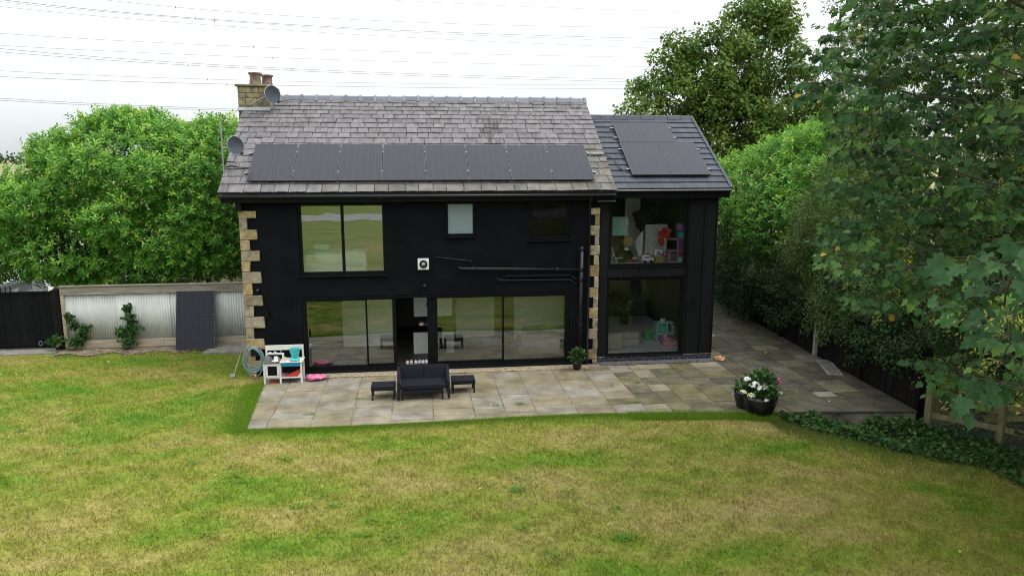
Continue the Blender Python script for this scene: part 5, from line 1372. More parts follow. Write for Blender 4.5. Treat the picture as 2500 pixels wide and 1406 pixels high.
shoots('crown', lau, lw, 14500, .155, 'leaf_laurel', inner=7000, keep=lambda P: (P[:, 0] < 4.82) & ~((P[:, 1] < -3.3) & (P[:, 2] < 2.0)))
for x, y in ((-.4, .1), (2.2, -.2), (-2.6, 0)): trunk(lau, (x, y, 0), (x + .2, y - .1, 4.6), .12, [(x + .8, y - 1, 4.8), (x - .9, y - .6, 5), (x, y + 1, 5.2)])

# laurel on the right
rbL = [(18.0, 5.8, 4.2, 1.9, 2.9, 2.35), (20.4, 6.2, 4.8, 2.3, 3.3, 2.5), (17.2, 4.4, 3.6, 1.2, 2.1, 1.5), (17.2, 8.0, 3.8, 1.3, 2.2, 2.0)]
rbw = [tuple(np.array(b) - np.array([18.4, 6, 0, 0, 0, 0])) for b in rbL] + [(x, y, z, .7, .7, .6) for x, y, z in ((-.9, -1.4, 5.9), (.3, -1.4, 6.4), (1.4, -1.2, 6.9), (2.2, -.8, 7.1), (-1.4, -1.8, 4.8), (-.2, -2.4, 5.2))]
lr = empty('laurel_bush', (18.4, 6, 0)); tag(lr, 'bright green laurel bush beside the extension gable on the right', 'bush')
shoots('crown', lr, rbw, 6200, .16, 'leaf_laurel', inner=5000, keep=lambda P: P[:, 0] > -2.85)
trunk(lr, (0, 0, 0), (.2, .2, 4.3), .12, [(1.2, -.8, 5), (-.9, -.8, 4.8), (2, .5, 5.5)])

# birch with hanging sprays in front of it
bi = empty('birch_tree', (18.0, .6, -.3)); tag(bi, 'small-leaved birch with hanging sprays over the dark fence', 'tree')
cs = []
for c, r_, k in (((-1.35, .3, 4.2), (.9, 1.6, 1.9), 60), ((-1.5, -1.4, 2.7), (.85, 1.4, 1.2), 40), ((-.4, -1.8, 4.8), (1.3, 2.0, 1.7), 55), ((0, 0, 6.5), (1.6, 1.8, 1.6), 45), ((-.9, 1.9, 2.9), (.8, .8, 1.2), 16)):
    d_ = rdir(k) * rng.uniform(.5, 1, (k, 1)); cs += [tuple(np.array(c) + x * np.array(r_)) for x in d_]
P = np.array(cs); hang = []
for p in P:
    m_ = rng.integers(4, 8); tt = np.linspace(0, 1, m_)[:, None]
    hang.append(p + tt * np.array([[rng.normal() * .1, rng.normal() * .1, -rng.uniform(.5, 1.1)]]))
hang = np.vstack(hang); hang = hang[hang[:, 2] > .8]
clusters('crown', bi, hang, 62, .062, 'leaf_birch', T_BIRCH, (.16, .30), .8, .95, 1.0)
trunk(bi, (0, 0, -.2), (-.1, .2, 7.2), .14, [tuple(p) for p in P[::7]], 'bark_pale')

# dark shrubs along the boundary; two by the side path stand for shaded laurel
for k, (x, y, z, rx, ry, rz_, lbl) in enumerate(((16.45, -2.0, 1.75, 1.0, 1.9, 1.5, 'dark shrub spilling over the boarded fence beyond the drain cover'), (16.55, -4.2, 1.7, 1.0, 1.6, 1.5, 'dark shrub spilling over the near end of the boarded fence'), (19.2, -7.2, 1.6, 1.6, 2.0, 2.0, 'dark shrub behind the post and rail fence'), (16.6, 1.6, 1.75, 1.0, 2.4, 1.5, 'dark shrub over the boarded fence under the birch'), (16.25, 5.2, 1.9, .85, 2.3, 1.9, 'added dark shrub for the shaded foot of the right laurel by the side path'), (16.3, 8.2, 2.6, 1.0, 2.2, 2.6, 'added dark shrub for the deep shade at the far end of the side path'), (17.9, 11.6, 2.4, 2.0, 1.8, 2.3, 'dark shrub closing off the side path behind the extension'))):
    sh = empty('boundary_shrub', (x, y, -.4)); tag(sh, lbl, 'shrub', 'dark shrubs along the boundary')
    d_ = rdir(130) * rng.uniform(.35, 1, (130, 1)) ** .6
    clusters('foliage', sh, np.array([0, 0, z + .4]) + d_ * np.array([rx, ry, rz_]), 85, .08, 'leaf_dark', T_BIRCH, (.26, .45), .5, .8)
    trunk(sh, (0, 0, 0), (.1, .1, z + .5), .06, [(rx * .6, 0, z + 1), (-rx * .5, ry * .5, z + .8), (0, -ry * .6, z + .9)])

# tall trees behind
def big_tree(name, loc, label, blobs, ncl, per, size, m_, T, r=(.5, .85), keys=0, bark='bark', tmax=.9, ht=None):
    if isinstance(label, str):
        t_, off = empty(name, loc), np.zeros(3); tag(t_, label, 'tree')
    else:
        t_, off = label, np.array(loc, float)          # one tree of a wood that reads as a mass
    P, N = on_blobs(blobs, ncl, (.72, 1.04)); k = ncl // 3
    P = np.vstack([P, in_blobs(blobs, k, .75)]) + off
    clusters('crown', t_, P, per, size, m_, T, r, .35, tmax, .75, keys)
    top = max(b[2] for b in blobs)
    trunk(t_, tuple(off + [0, 0, -.3]), tuple(off + [.3, 0, ht or top]), .24, [tuple(p) for p in P[:: max(1, len(P) // 34)]], bark)
    return t_
big_tree('sycamore_tree', (19.6, 16.5, -.3), 'tall sycamore with yellowing seed bunches behind the extension roof',
         [(-2.4, -.5, 9.1, 2.0, 2.0, 2.0), (-.4, -.6, 10.2, 2.2, 2.2, 2.1), (2.2, 0, 10.8, 2.2, 2.3, 2.6), (-3.9, -.8, 8.0, 1.2, 1.5, 1.1), (.8, -.6, 7.6, 2.8, 2.6, 2.2), (3.6, 0, 8.4, 2.4, 2.4, 2.6), (1.0, -.3, 12.6, .8, .8, 1.2), (2.6, -.2, 13.4, 1.1, 1.1, 1.3), (-2.6, -.8, 11.0, .6, .6, .9), (-4.8, -.9, 7.9, .5, .6, .5)],
         320, 115, .16, 'leaf_syc_far', T_SYC_FAR, (.4, .8), 700, ht=8.5)
big_tree('birch_tree', (23.6, 9.5, -.3), 'tall feathery birch behind the near sycamore at the top of the picture', [(0, 0, 11.0, 1.9, 1.9, 3.4), (.4, -.4, 8.0, 2.2, 2.0, 2.2), (-.6, -.4, 13.6, 1.2, 1.2, 1.6)], 150, 170, .085, 'leaf_birch', T_BIRCH, (.4, .7), 0, 'bark_pale')
big_tree('ash_tree', (24.5, 1.0, -.3), 'tall dark tree behind the near sycamore branches on the right', [(0, 0, 8.6, 2.6, 2.6, 2.8), (-2.0, -1.2, 6.0, 2.4, 2.6, 2.4), (-2.4, -.5, 3.4, 2.0, 3.0, 2.0), (1.2, -1.5, 11.2, 2.0, 2.0, 1.9)], 210, 120, .15, 'leaf_syc_far', T_BIRCH, (.5, .85), 60, 'bark_pale')
big_tree('lime_tree', (20.6, -5.6, -.3), 'tall dark tree at the right edge behind the near sycamore leaves', [(-.4, 0, 6.0, 2.6, 3.4, 2.6), (.2, 0, 9.4, 2.3, 2.6, 2.2), (-1.0, .5, 3.4, 2.2, 3.2, 2.0)], 230, 130, .14, 'leaf_dark', T_BIRCH, (.5, .85), 0)
big_tree('field_tree', (-9.5, 36, -.5), 'small round treetop showing above the neighbouring ridge', [(0, 0, 6.8, 1.5, 1.5, 1.6)], 20, 110, .22, 'leaf_dark', T_BIRCH, (.5, .7))
big_tree('garden_tree', (22.5, 38, -.5), 'dark treetop just above the extension ridge', [(-1, 0, 7.6, 2.2, 1.6, 1.5)], 24, 110, .22, 'leaf_dark', T_BIRCH, (.5, .7))
# the tree belt goes on along the boundary towards and past the camera
belt = tag(empty('tree_belt'), kind='stuff')
for x, y, s in ((20.5, -10.5, .95), (20.8, -15.5, 1.0), (21.2, -21, 1.05), (21.8, -27, 1.0), (22.6, -34, 1.1), (23.5, -42, 1.1)):
    big_tree('belt_tree', (x, y, -.45), belt, [(0, 0, 5.5 * s, 2.8, 3.2, 3.6 * s), (-.2, 0, 2.2, 2.6, 3.2, 2.3), (0, 0, 9.0 * s, 2.0, 2.2, 2.0 * s)], 90, 70, .34, 'leaf_dark', T_BIRCH, (.8, 1.2))
# trees that only the windows mirror: the far side of the garden
far = tag(empty('far_trees'), kind='stuff')
for x, y, s in ((-8, -82, 1.3), (8, -86, 1.5), (22, -80, 1.2)):
    big_tree('far_tree', (x, y, -.3), far, [(0, 0, 5.5 * s, 3.6 * s, 3.6 * s, 3.4 * s), (0, 0, 8.5 * s, 2.4 * s, 2.4 * s, 2.2 * s)], 70, 60, .4, 'leaf_syc_far', T_BIRCH, (1.0, 1.5))
# far fields: hedgerow bush and wood on the horizon
hb = empty('hedgerow_bush', (-88, 140, -.6)); tag(hb, 'round dark bush in the far field left of the laurel', 'bush')
clusters('foliage', hb, in_blobs([(0, 0, 1.9, 6, 4, 2.2)], 50, 1), 50, .5, 'leaf_dark', T_BIRCH, (.8, 1.3))
fw_ = np.c_[rng.uniform(-560, 380, 420), rng.uniform(560, 660, 420), rng.uniform(1, 8, 420) ** .9]
wd = clusters('far_woodland', None, fw_, 26, 2.6, 'leaf_dark', T_BIRCH, (3.5, 6.0)); tag(wd, kind='stuff')

# near sycamore reaching in from the right
SPRAYS = [(12.49, -6.97, 8.29), (9.01, -14.93, 4.76), (11.70, -8.61, 7.54), (13.48, -6.57, 4.26), (9.02, -15.10, 4.42), (12.20, -10.50, 5.41), (14.40, -5.90, 8.63), (12.55, -10.99, 5.19), (14.27, -9.30, 4.91), (12.90, -10.49, 5.39), (12.13, -10.15, 5.84), (13.29, -8.66, 6.86), (14.54, -5.98, 6.58), (11.82, -8.06, 5.98), (13.38, -9.26, 6.55), (11.87, -11.58, 7.48), (12.67, -9.36, 7.06), (10.69, -13.45, 3.62), (10.32, -13.94, 4.51), (11.66, -12.20, 6.31), (12.56, -10.46, 6.23), (11.73, -9.54, 7.20), (11.83, -10.69, 7.38), (14.58, -5.97, 7.35), (14.66, -7.95, 6.01), (11.95, -8.11, 7.15), (13.85, -8.63, 3.29), (14.48, -7.49, 7.06), (14.58, -8.70, 8.22), (11.73, -12.36, 4.70), (12.22, -10.07, 7.98), (13.88, -8.25, 4.86), (11.67, -11.98, 6.86), (14.33, -8.75, 8.59), (12.14, -7.83, 4.08), (14.23, -7.46, 5.41), (12.78, -9.09, 7.70), (11.70, -11.54, 5.36), (12.34, -8.93, 3.41), (14.04, -4.87, 5.36), (14.15, -6.93, 5.83), (14.39, -7.93, 8.41), (13.63, -4.95, 6.98), (12.14, -11.20, 7.17), (13.75, -7.76, 5.44), (13.99, -9.10, 6.33), (13.60, -10.44, 4.67), (14.41, -7.13, 6.75), (12.99, -10.20, 4.74), (11.82, -9.44, 4.36), (14.43, -8.18, 7.62), (12.48, -8.47, 4.84), (12.91, -8.94, 8.01), (11.51, -9.36, 6.66), (14.35, -6.70, 4.70), (8.94, -15.00, 4.10), (13.48, -9.16, 3.72), (14.48, -8.38, 6.74), (14.11, -6.38, 4.47), (12.86, -10.67, 6.02), (13.41, -8.39, 3.98), (10.49, -13.91, 3.62), (12.21, -7.99, 8.18), (14.54, -7.68, 4.98), (11.78, -8.72, 5.22), (11.63, -8.94, 7.81), (14.27, -9.43, 6.75), (14.15, -6.55, 8.01), (12.86, -10.44, 6.84), (12.66, -7.69, 6.17), (13.60, -4.40, 8.30), (13.37, -9.58, 7.08), (12.08, -9.81, 4.04), (11.98, -11.55, 5.02), (13.60, -7.84, 8.61), (14.38, -7.50, 6.77), (14.18, -7.56, 6.53), (13.24, -9.44, 4.72), (13.51, -9.88, 4.64), (13.62, -6.35, 3.70), (12.20, -10.59, 5.81), (13.92, -9.52, 6.82), (13.95, -6.66, 4.26), (12.44, -8.89, 8.40), (12.65, -8.60, 7.94), (13.60, -4.65, 7.51), (13.27, -6.72, 4.77), (11.35, -8.54, 7.33), (14.63, -6.88, 6.37), (14.18, -8.40, 4.15), (11.50, -7.67, 7.48), (13.16, -8.18, 5.03), (13.85, -6.58, 3.28), (12.18, -7.67, 4.42), (14.17, -6.09, 3.50), (14.02, -4.31, 6.62), (12.48, -8.14, 3.76), (13.48, -7.68, 7.64), (13.79, -8.17, 4.63), (11.84, -11.22, 7.35), (12.69, -9.18, 5.10), (12.77, -6.68, 8.68), (13.18, -9.38, 4.54), (11.89, -9.32, 7.67), (13.51, -7.77, 7.17), (14.54, -6.55, 7.72), (11.66, -12.11, 7.69), (13.69, -9.20, 8.54), (12.34, -11.51, 6.03), (13.13, -8.12, 3.61), (12.83, -9.31, 8.50), (13.14, -9.85, 4.96), (13.82, -9.80, 5.83), (12.69, -7.81, 8.26), (14.37, -7.30, 4.37), (11.49, -9.15, 6.45), (13.91, -8.85, 5.59), (13.90, -8.80, 1.95), (13.63, -6.51, 5.23), (11.83, -8.66, 4.55), (14.33, -7.46, 3.71), (11.80, -9.98, 6.10), (13.41, -8.37, 4.28), (12.58, -8.90, 8.15), (14.40, -6.91, 7.10), (13.94, -9.54, 7.50), (12.11, -8.24, 8.52), (13.10, -10.58, 5.42), (13.42, -8.32, 4.63), (12.92, -7.59, 7.74), (11.61, -10.20, 4.25), (13.90, -6.71, 6.39), (11.74, -10.51, 3.84), (14.11, -5.50, 3.08), (11.51, -8.97, 6.13), (12.66, -8.83, 6.80), (13.69, -6.76, 5.05), (13.26, -6.75, 7.47), (13.10, -7.26, 6.40), (14.23, -7.76, 6.01), (13.64, -4.97, 3.76), (14.07, -8.73, 2.32), (13.26, -9.71, 8.19), (13.49, -6.25, 5.79), (12.22, -10.49, 7.12), (12.13, -10.94, 7.64), (13.52, -8.86, 2.11), (13.34, -5.10, 7.27), (13.61, -5.60, 6.97), (14.15, -6.35, 7.01), (13.23, -9.03, 5.18), (13.72, -6.36, 3.09), (13.46, -9.47, 4.49), (12.01, -9.87, 6.47), (14.17, -4.14, 8.16), (13.52, -9.33, 6.86), (14.33, -6.90, 3.87), (9.86, -14.44, 4.15), (14.33, -5.91, 6.18), (13.23, -9.17, 6.27), (13.70, -6.43, 5.89), (13.42, -10.59, 5.27), (12.27, -10.00, 5.05), (13.06, -9.24, 3.50), (13.74, -4.51, 8.54), (13.01, -10.47, 5.67), (12.37, -8.69, 7.09), (12.62, -7.28, 4.78), (12.18, -8.55, 7.91), (13.38, -8.85, 2.29), (14.35, -9.01, 7.81), (13.96, -6.06, 5.43), (12.97, -6.35, 6.73), (14.09, -6.91, 3.12), (13.27, -4.08, 7.76), (10.02, -14.17, 4.35), (8.54, -15.50, 5.07), (13.70, -7.83, 6.16), (12.79, -6.70, 3.64), (12.26, -11.60, 4.79), (14.19, -8.14, 6.98), (14.18, -6.21, 5.88), (11.85, -9.15, 8.24), (12.93, -9.25, 7.96), (12.50, -8.31, 8.70), (13.30, -6.60, 7.68), (14.19, -6.58, 4.74), (12.32, -10.46, 4.29), (12.87, -9.01, 7.51), (14.43, -7.89, 8.64), (13.40, -9.02, 6.72), (12.52, -7.31, 8.94), (12.65, -8.80, 5.39), (13.62, -7.64, 8.23), (13.29, -7.46, 5.40), (13.51, -6.28, 3.92), (14.61, -7.12, 7.50), (12.55, -7.73, 5.42), (12.83, -9.70, 7.70), (12.49, -11.50, 5.74), (13.20, -7.30, 2.99), (13.97, -9.14, 8.24), (11.73, -8.56, 5.80), (13.53, -3.60, 7.49), (11.61, -8.65, 7.33), (11.65, -9.29, 5.20), (13.32, -4.87, 7.07), (13.11, -10.23, 6.51), (13.56, -6.39, 9.18), (12.15, -8.21, 7.05), (13.78, -7.29, 4.04), (12.45, -8.07, 7.81), (13.11, -9.07, 4.26), (14.34, -5.43, 5.69), (13.39, -8.48, 5.24), (11.37, -7.94, 7.04), (13.74, -7.54, 3.03), (14.23, -6.28, 4.88), (13.59, -6.40, 7.11), (12.57, -7.09, 6.42), (14.34, -7.89, 7.74), (13.65, -5.83, 3.28), (13.71, -7.52, 8.01), (13.13, -6.16, 7.13), (13.79, -8.14, 7.57), (11.86, -9.27, 6.46), (13.46, -7.77, 5.57), (12.57, -8.21, 4.61), (14.37, -7.90, 4.15), (13.30, -4.82, 8.06), (12.39, -8.72, 7.53), (13.22, -9.14, 3.83), (12.84, -8.62, 4.42), (13.40, -9.75, 5.97), (11.28, -9.55, 4.20), (14.35, -6.02, 5.56), (14.30, -7.68, 8.63), (12.96, -10.23, 5.63), (11.91, -12.21, 5.16), (11.18, -8.08, 6.84), (12.35, -7.11, 8.47), (13.67, -8.06, 3.62), (13.71, -7.35, 4.51), (12.24, -10.42, 8.23), (14.05, -6.16, 5.75), (13.39, -10.26, 7.71), (12.89, -9.78, 6.06), (13.98, -8.01, 5.55), (13.39, -6.73, 7.29), (14.47, -7.68, 3.35), (13.55, -5.20, 6.35), (12.76, -8.41, 7.28), (13.77, -8.38, 6.49), (13.57, -5.94, 7.56), (13.78, -8.76, 5.54), (14.36, -5.56, 7.00), (12.59, -7.07, 5.14), (12.16, -8.08, 5.96), (13.85, -5.62, 2.95), (14.32, -7.94, 8.22), (13.33, -6.82, 2.99), (13.45, -6.21, 5.60), (13.32, -7.88, 8.81), (13.80, -7.71, 6.43), (14.59, -8.68, 6.38), (13.96, -7.85, 1.92), (13.03, -9.73, 6.97), (11.70, -9.69, 8.10), (13.96, -9.15, 7.72), (11.98, -8.64, 4.70), (14.03, -4.61, 8.42), (13.89, -9.78, 7.01), (14.00, -7.01, 8.76), (14.42, -7.28, 3.28), (11.59, -7.95, 6.62), (13.41, -6.54, 6.60), (12.33, -7.38, 5.61), (13.21, -8.61, 5.65), (9.24, -14.65, 4.46), (13.56, -9.07, 2.30), (13.96, -6.18, 6.07), (14.18, -9.50, 5.12), (14.40, -4.78, 9.03), (12.59, -7.14, 4.95), (14.43, -6.82, 9.06), (13.42, -10.44, 4.84), (13.27, -6.51, 6.38), (14.34, -6.25, 6.00), (14.45, -7.54, 8.45), (13.92, -4.95, 4.35), (14.09, -8.00, 7.22), (9.98, -14.19, 4.75), (13.68, -8.59, 4.69), (14.09, -4.11, 8.36), (14.58, -6.99, 6.10), (13.86, -8.70, 1.74), (14.01, -6.07, 3.67), (13.83, -7.02, 6.72), (13.77, -7.28, 7.50), (12.87, -10.17, 6.43), (13.06, -10.71, 5.60), (13.14, -4.97, 7.60), (12.22, -10.09, 3.58), (12.57, -7.37, 4.19), (12.33, -7.47, 8.70), (13.23, -5.51, 4.02), (14.18, -6.33, 3.42), (13.80, -7.07, 5.11), (13.21, -7.34, 8.25), (13.19, -5.03, 8.41), (13.50, -7.94, 8.39), (14.02, -6.16, 7.17), (14.32, -8.23, 7.40), (12.87, -7.17, 7.83), (13.63, -7.70, 6.34), (14.42, -6.69, 4.39), (14.24, -7.77, 4.32), (14.27, -9.66, 5.47), (14.27, -8.04, 4.80), (13.84, -8.87, 3.45), (13.17, -5.77, 7.52), (13.57, -7.27, 4.08), (13.59, -7.88, 7.35)]
SO = np.array([14.6, -12.4, -.45])
sy = empty('sycamore_tree', tuple(SO)); tag(sy, 'near sycamore whose large leaves and yellow keys fill the right side', 'tree')
SP = np.array(SPRAYS) - SO
C0 = np.array([4.53, -20.04, 5.817])
limb_ends = [(11.4, -8.2, 7.2), (12.2, -8.8, 4.6), (9.6, -14.4, 5.1), (10.3, -12.6, 6.9), (13.4, -9.2, 3.2), (9.3, -15.0, 4.3), (12.6, -9.6, 9.2), (10.9, -10.6, 6.0), (10.5, -11.5, 8.0)]
limb = MB(); nodes = []
stem = limb_path((0, 0, 0), (.2, .3, 9.8), 0, 9, .04); limb.tube(stem, list(np.linspace(.26, .09, 9)), 12)
for e in limb_ends:
    e = np.array(e) - SO; k = int(np.clip((e[2] - 1.6) / 9.8 * 8, 1, 7)); pth = limb_path(stem[k], e, .08, 9, .10)
    limb.tube(pth, list(np.linspace(.04, .008, 9)), 7); nodes += [np.array(p) for p in pth[3:]]
nodes = np.array(nodes)
lp, la, ln, lsz, lt = [], [], [], [], []; kp = []
root_d = np.array([np.sqrt(((nodes - s) ** 2).sum(1)).min() for s in SP])
for s in SP[np.argsort(root_d)]:                        # twigs fork off the nearest wood already grown
    k = np.argmin(((nodes - s) ** 2).sum(1)); a = nodes[k]
    pth = limb_path(a, s, .06, 6, .16); Lb = np.linalg.norm(s - a)
    limb.tube(pth, list(np.linspace(.005 + .004 * min(Lb, 2), .003, 6)), 5)
    nodes = np.vstack([nodes, np.array(pth[2:])])
    out_ = unit((s - a)[None])[0] if np.linalg.norm(s - a) > .05 else rdir(1)[0]
    near = np.linalg.norm(s + SO - C0) < 7
    m_ = int(rng.integers(22, 32)) if near else int(rng.integers(20, 30)); d_ = rdir(m_) * np.array([1, 1, .22]); d_ += out_ * .35
    r_ = rng.uniform(.1, .48, (m_, 1))
    p = s + d_ * r_ + np.array([0, 0, .02])
    lp.append(p); la.append(unit(d_ * .8 + rdir(m_) * .35 + np.array([0, 0, -.55]))); ln.append(unit(rdir(m_) * .45 + np.array([-.25, -.55, .75])))
    lsz.append(rng.uniform(.09, .165, m_) if near else rng.uniform(.075, .165, m_)); lt.append(np.clip(rng.uniform(.05, .8) * .6 + rng.uniform(0, .4, m_), 0, .92) * (.5 if near else 1))
    for pp in p: limb.tube([s + (pp - s) * .1, s + (pp - s) * .6 + np.array([0, 0, .03]), pp], .0025, 3, False)
    if rng.random() < .8:
        for _ in range(rng.integers(2, 6)): kp.append(s + rdir(1)[0] * .28 + np.array([0, 0, -.12]))
limb.build('trunk', M['twig'], sy, smooth=True)
# the rest of its crown: overhead and to the right of the view
cc = in_blobs([(-.6, .6, 9.6, 5.6, 5.6, 4.2), (1.5, .5, 6.0, 4.0, 4.5, 3.0)], 420, 1.0)
w_c = cc + SO - C0; az_ = np.arctan2(w_c[:, 0], w_c[:, 1]) - .13; el_ = np.arctan2(w_c[:, 2], np.hypot(w_c[:, 0], w_c[:, 1]))
cc = cc[(az_ > R(41)) | (el_ > R(16))]
clusters('upper_crown', sy, cc, 60, .24, 'leaf_syc', T_BIRCH, (.5, .8), .4, .8)
lp, la, ln, lsz, lt = np.vstack(lp), np.vstack(la), np.vstack(ln), np.concatenate(lsz), np.concatenate(lt)
lt[rng.random(len(lt)) < .003] = .985
dist = np.linalg.norm(lp + SO - C0, axis=1); order = np.argsort(-lsz / dist); big, rest = order[:300], order[300:]
tag(leaves('crown', M['leaf_syc'], sy, lp[rest], la[rest], ln[rest], lsz[rest], lt[rest], T_SYC), kind='stuff')
variants = []
for tv in (.15, .35, .5, .65, .8):
    tmp = leaves('leaf', M['leaf_syc'], None, np.zeros((1, 3)), np.array([[1., 0, 0]]), np.array([[0, 0, 1.]]), np.ones(1), np.array([tv]), T_SYC)
    variants.append((tv, tmp.data)); bpy.data.objects.remove(tmp)
for i in big:
    me = min(variants, key=lambda v: abs(v[0] - lt[i]))[1]
    A = la[i]; B = np.cross(ln[i], A); B /= np.linalg.norm(B); C = np.cross(A, B); s = lsz[i]
    o = bpy.data.objects.new('leaf', me); link(o, sy)
    o.matrix_basis = Matrix(((A[0] * s, B[0] * s, C[0] * s, lp[i][0]), (A[1] * s, B[1] * s, C[1] * s, lp[i][1]), (A[2] * s, B[2] * s, C[2] * s, lp[i][2]), (0, 0, 0, 1)))
kp = np.array(kp); per = 13; kn = len(kp) * per
KP = np.repeat(kp, per, 0) + rng.normal(size=(kn, 3)) * np.array([.035, .035, .06])
tag(leaves('seed_keys', M['leaf_syc'], sy, KP, unit(rdir(kn) + [0, 0, -.5]), rdir(kn), rng.uniform(.032, .055, kn), rng.uniform(.93, .972, kn), T_KEY), kind='stuff')

# climbers on the corrugated fence
for pts, lbl in (([(-4.25, 3.42, 1.3, .12), (-4.2, 3.4, 1.0, .2), (-4.15, 3.38, .7, .28), (-4.2, 3.36, .45, .3), (-4.3, 3.33, .2, .26), (-4.5, 3.36, .55, .16)], 'leafy climber in the middle of the corrugated fence'),
                 ([(-5.95, 3.42, 1.05, .14), (-5.85, 3.42, .8, .16), (-5.55, 3.4, .7, .18), (-5.6, 3.4, .45, .22), (-5.8, 3.38, .3, .24), (-6.3, 3.36, .38, .2), (-6.5, 3.36, .35, .1)], 'straggly climber at the gate end of the corrugated fence')):
    cl = empty('climbing_plant', (pts[0][0], 3.4, 0)); tag(cl, lbl, 'climber')
    P = np.vstack([np.array(p[:3]) - np.array([pts[0][0], 3.4, 0]) + rdir(70) * np.array([p[3], .09, p[3]]) * rng.uniform(.2, 1, (70, 1)) for p in pts]); k = len(P)
    tag(leaves('foliage', M['leaf_ivy'], cl, P, unit(rdir(k) + [0, -.3, -.4]), unit(rdir(k) * .5 + [0, -.8, .5]), rng.uniform(.07, .13, k), rng.uniform(0, .75, k), T_SYC_FAR), kind='stuff')
    MB().tube([(0, .05, 0)] + [(p[0] - pts[0][0], p[1] - 3.38, p[2]) for p in pts[::-1]], .012, 5).build('stem', M['twig'], cl)

# ------------------------------------------------------------------ grass, ivy, litter, gravel
def blades(name, X, Y, h, w, m_, tint, lean=.8):
    n_ = len(X); Z = hgt(X, Y); a = rng.uniform(0, 6.28, n_); b = rng.uniform(0, 6.28, n_); l_ = rng.uniform(0, lean, n_)
    base = np.c_[X, Y, Z]; wv = np.c_[np.cos(a), np.sin(a), np.zeros(n_)] * w[:, None] / 2
    tip = base + np.c_[np.cos(b) * l_ * h, np.sin(b) * l_ * h, h]
    V = np.stack([base - wv, base + wv, tip], 1).reshape(-1, 3); F = np.arange(n_ * 3).reshape(-1, 3)
    return tag(tri_mesh(name, V, F, M[m_], None, np.repeat(tint, 3)), kind='stuff')
def clump(X, Y):
    return .5 + .25 * (np.sin(X * 7.3 + np.sin(Y * 5.1) * 1.7) + np.sin(Y * 9.7 + np.sin(X * 4.3) * 2.1)) + .15 * np.sin(X * 23 + Y * 17)
NB = 720000
X = rng.uniform(-13.5, 18.5, NB * 2); Y = 3.4 - 19.9 * rng.uniform(0, 1, NB * 2) ** .72
dx, dy = X - 4.53, Y + 20.04
ok = (~inside_patio(X, Y)) & (Y < 3.0) & ~((Y > .0) & (X > -.05)) & (np.abs(np.arctan2(dx, dy) - .13) < R(41)) & ~((X < -6.2) & (Y > 2.9)) & (rng.random(NB * 2) < .35 + .65 * np.clip(clump(X, Y), 0, 1))
X, Y = X[ok][:NB], Y[ok][:NB]; n_ = len(X)
hh = rng.uniform(.025, .065, n_) * (.75 + .5 * np.clip(clump(X * .6 + 3, Y * .6), 0, 1))
blades('lawn_grass', X, Y, hh, rng.uniform(.005, .013, n_), 'blade', np.clip(rng.normal(.45, .27, n_), 0, 1), 1.3)
# longer, fresher grass along the patio edges and in the shade at the far right
ne = 60000
t = rng.uniform(0, 1, ne); X = np.empty(ne); Y = np.empty(ne)
k = t < .30; X[k] = .79 - rng.exponential(.2, k.sum()) - (1 - t[k] / .3) * .28 * 0; Y[k] = rng.uniform(-4.3, -.75, k.sum()); X[k] += -.31 * (Y[k] + 4.19) / 4.17
m2 = (t >= .30) & (t < .80); X[m2] = rng.uniform(.5, 12.9, m2.sum()); Y[m2] = -4.165 - rng.exponential(.12, m2.sum()) - np.maximum(0, X[m2] - 9) * .1076
m3 = t >= .80; X[m3] = rng.uniform(9.3, 13.2, m3.sum()); Y[m3] = -4.2 - np.maximum(0, X[m3] - 9) * .1076 - rng.uniform(-.06, .35, m3.sum())
he = rng.uniform(.04, .085, ne) + np.where(m3, rng.uniform(0, .09, ne), 0)
blades('edge_grass', X, Y, he, rng.uniform(.005, .010, ne), 'blade_lush', rng.uniform(0, 1, ne), .8)
ns = 26000
u, v = rng.uniform(0, 1, ns), np.sqrt(rng.exponential(.4, ns)) + rng.uniform(-.1, .1, ns)
X = 12.4 + 4.2 * u; Y = -4.8 - .9 * u - (.8 + 3.0 * u) * np.abs(v) * v
ok = ~inside_patio(X, Y); X, Y = X[ok], Y[ok]; n_ = len(X)
blades('shade_grass', X, Y, rng.uniform(.04, .13, n_), rng.uniform(.005, .010, n_), 'blade_shade', rng.uniform(0, 1, n_), 1.1)
# ivy and nettles at the foot of the raised patio end
n_ = 7600; u = rng.uniform(0, 1, n_) ** .8; w_ = rng.uniform(0, 1, n_)
X = 12.75 + 4.6 * u; Y = -4.75 - (X - 12.75) * .13 - w_ ** 1.4 * (.3 + 2.5 * u)
m_ = X > 16; Y[m_] = rng.uniform(-8.5, -5.2, m_.sum())
P = np.c_[X, Y, hgt(X, Y) + rng.uniform(.02, .42, n_) ** 1.2 * (1 - .6 * w_) * (.25 + 1.1 * np.clip(clump(X * .45, Y * .45), 0, 1))]
tag(leaves('ground_ivy', M['leaf_ivy'], None, P, unit(rdir(n_) + [-.1, -.4, -.2]), unit(rdir(n_) * .5 + [0, -.3, 1]), rng.uniform(.06, .12, n_), np.clip(rng.normal(.4, .25, n_), 0, 1), T_SYC_FAR), kind='stuff')
n_ = 16000; X = rng.uniform(16.9, 34, n_); Y = rng.uniform(-14, 24, n_)
tag(leaves('undergrowth', M['leaf_dark'], None, np.c_[X, Y, -.45 + rng.uniform(0, 1, n_) ** 1.5 * 1.5], rdir(n_, .2), rdir(n_, .8), rng.uniform(.16, .34, n_), rng.uniform(0, .9, n_), T_BIRCH), kind='stuff')
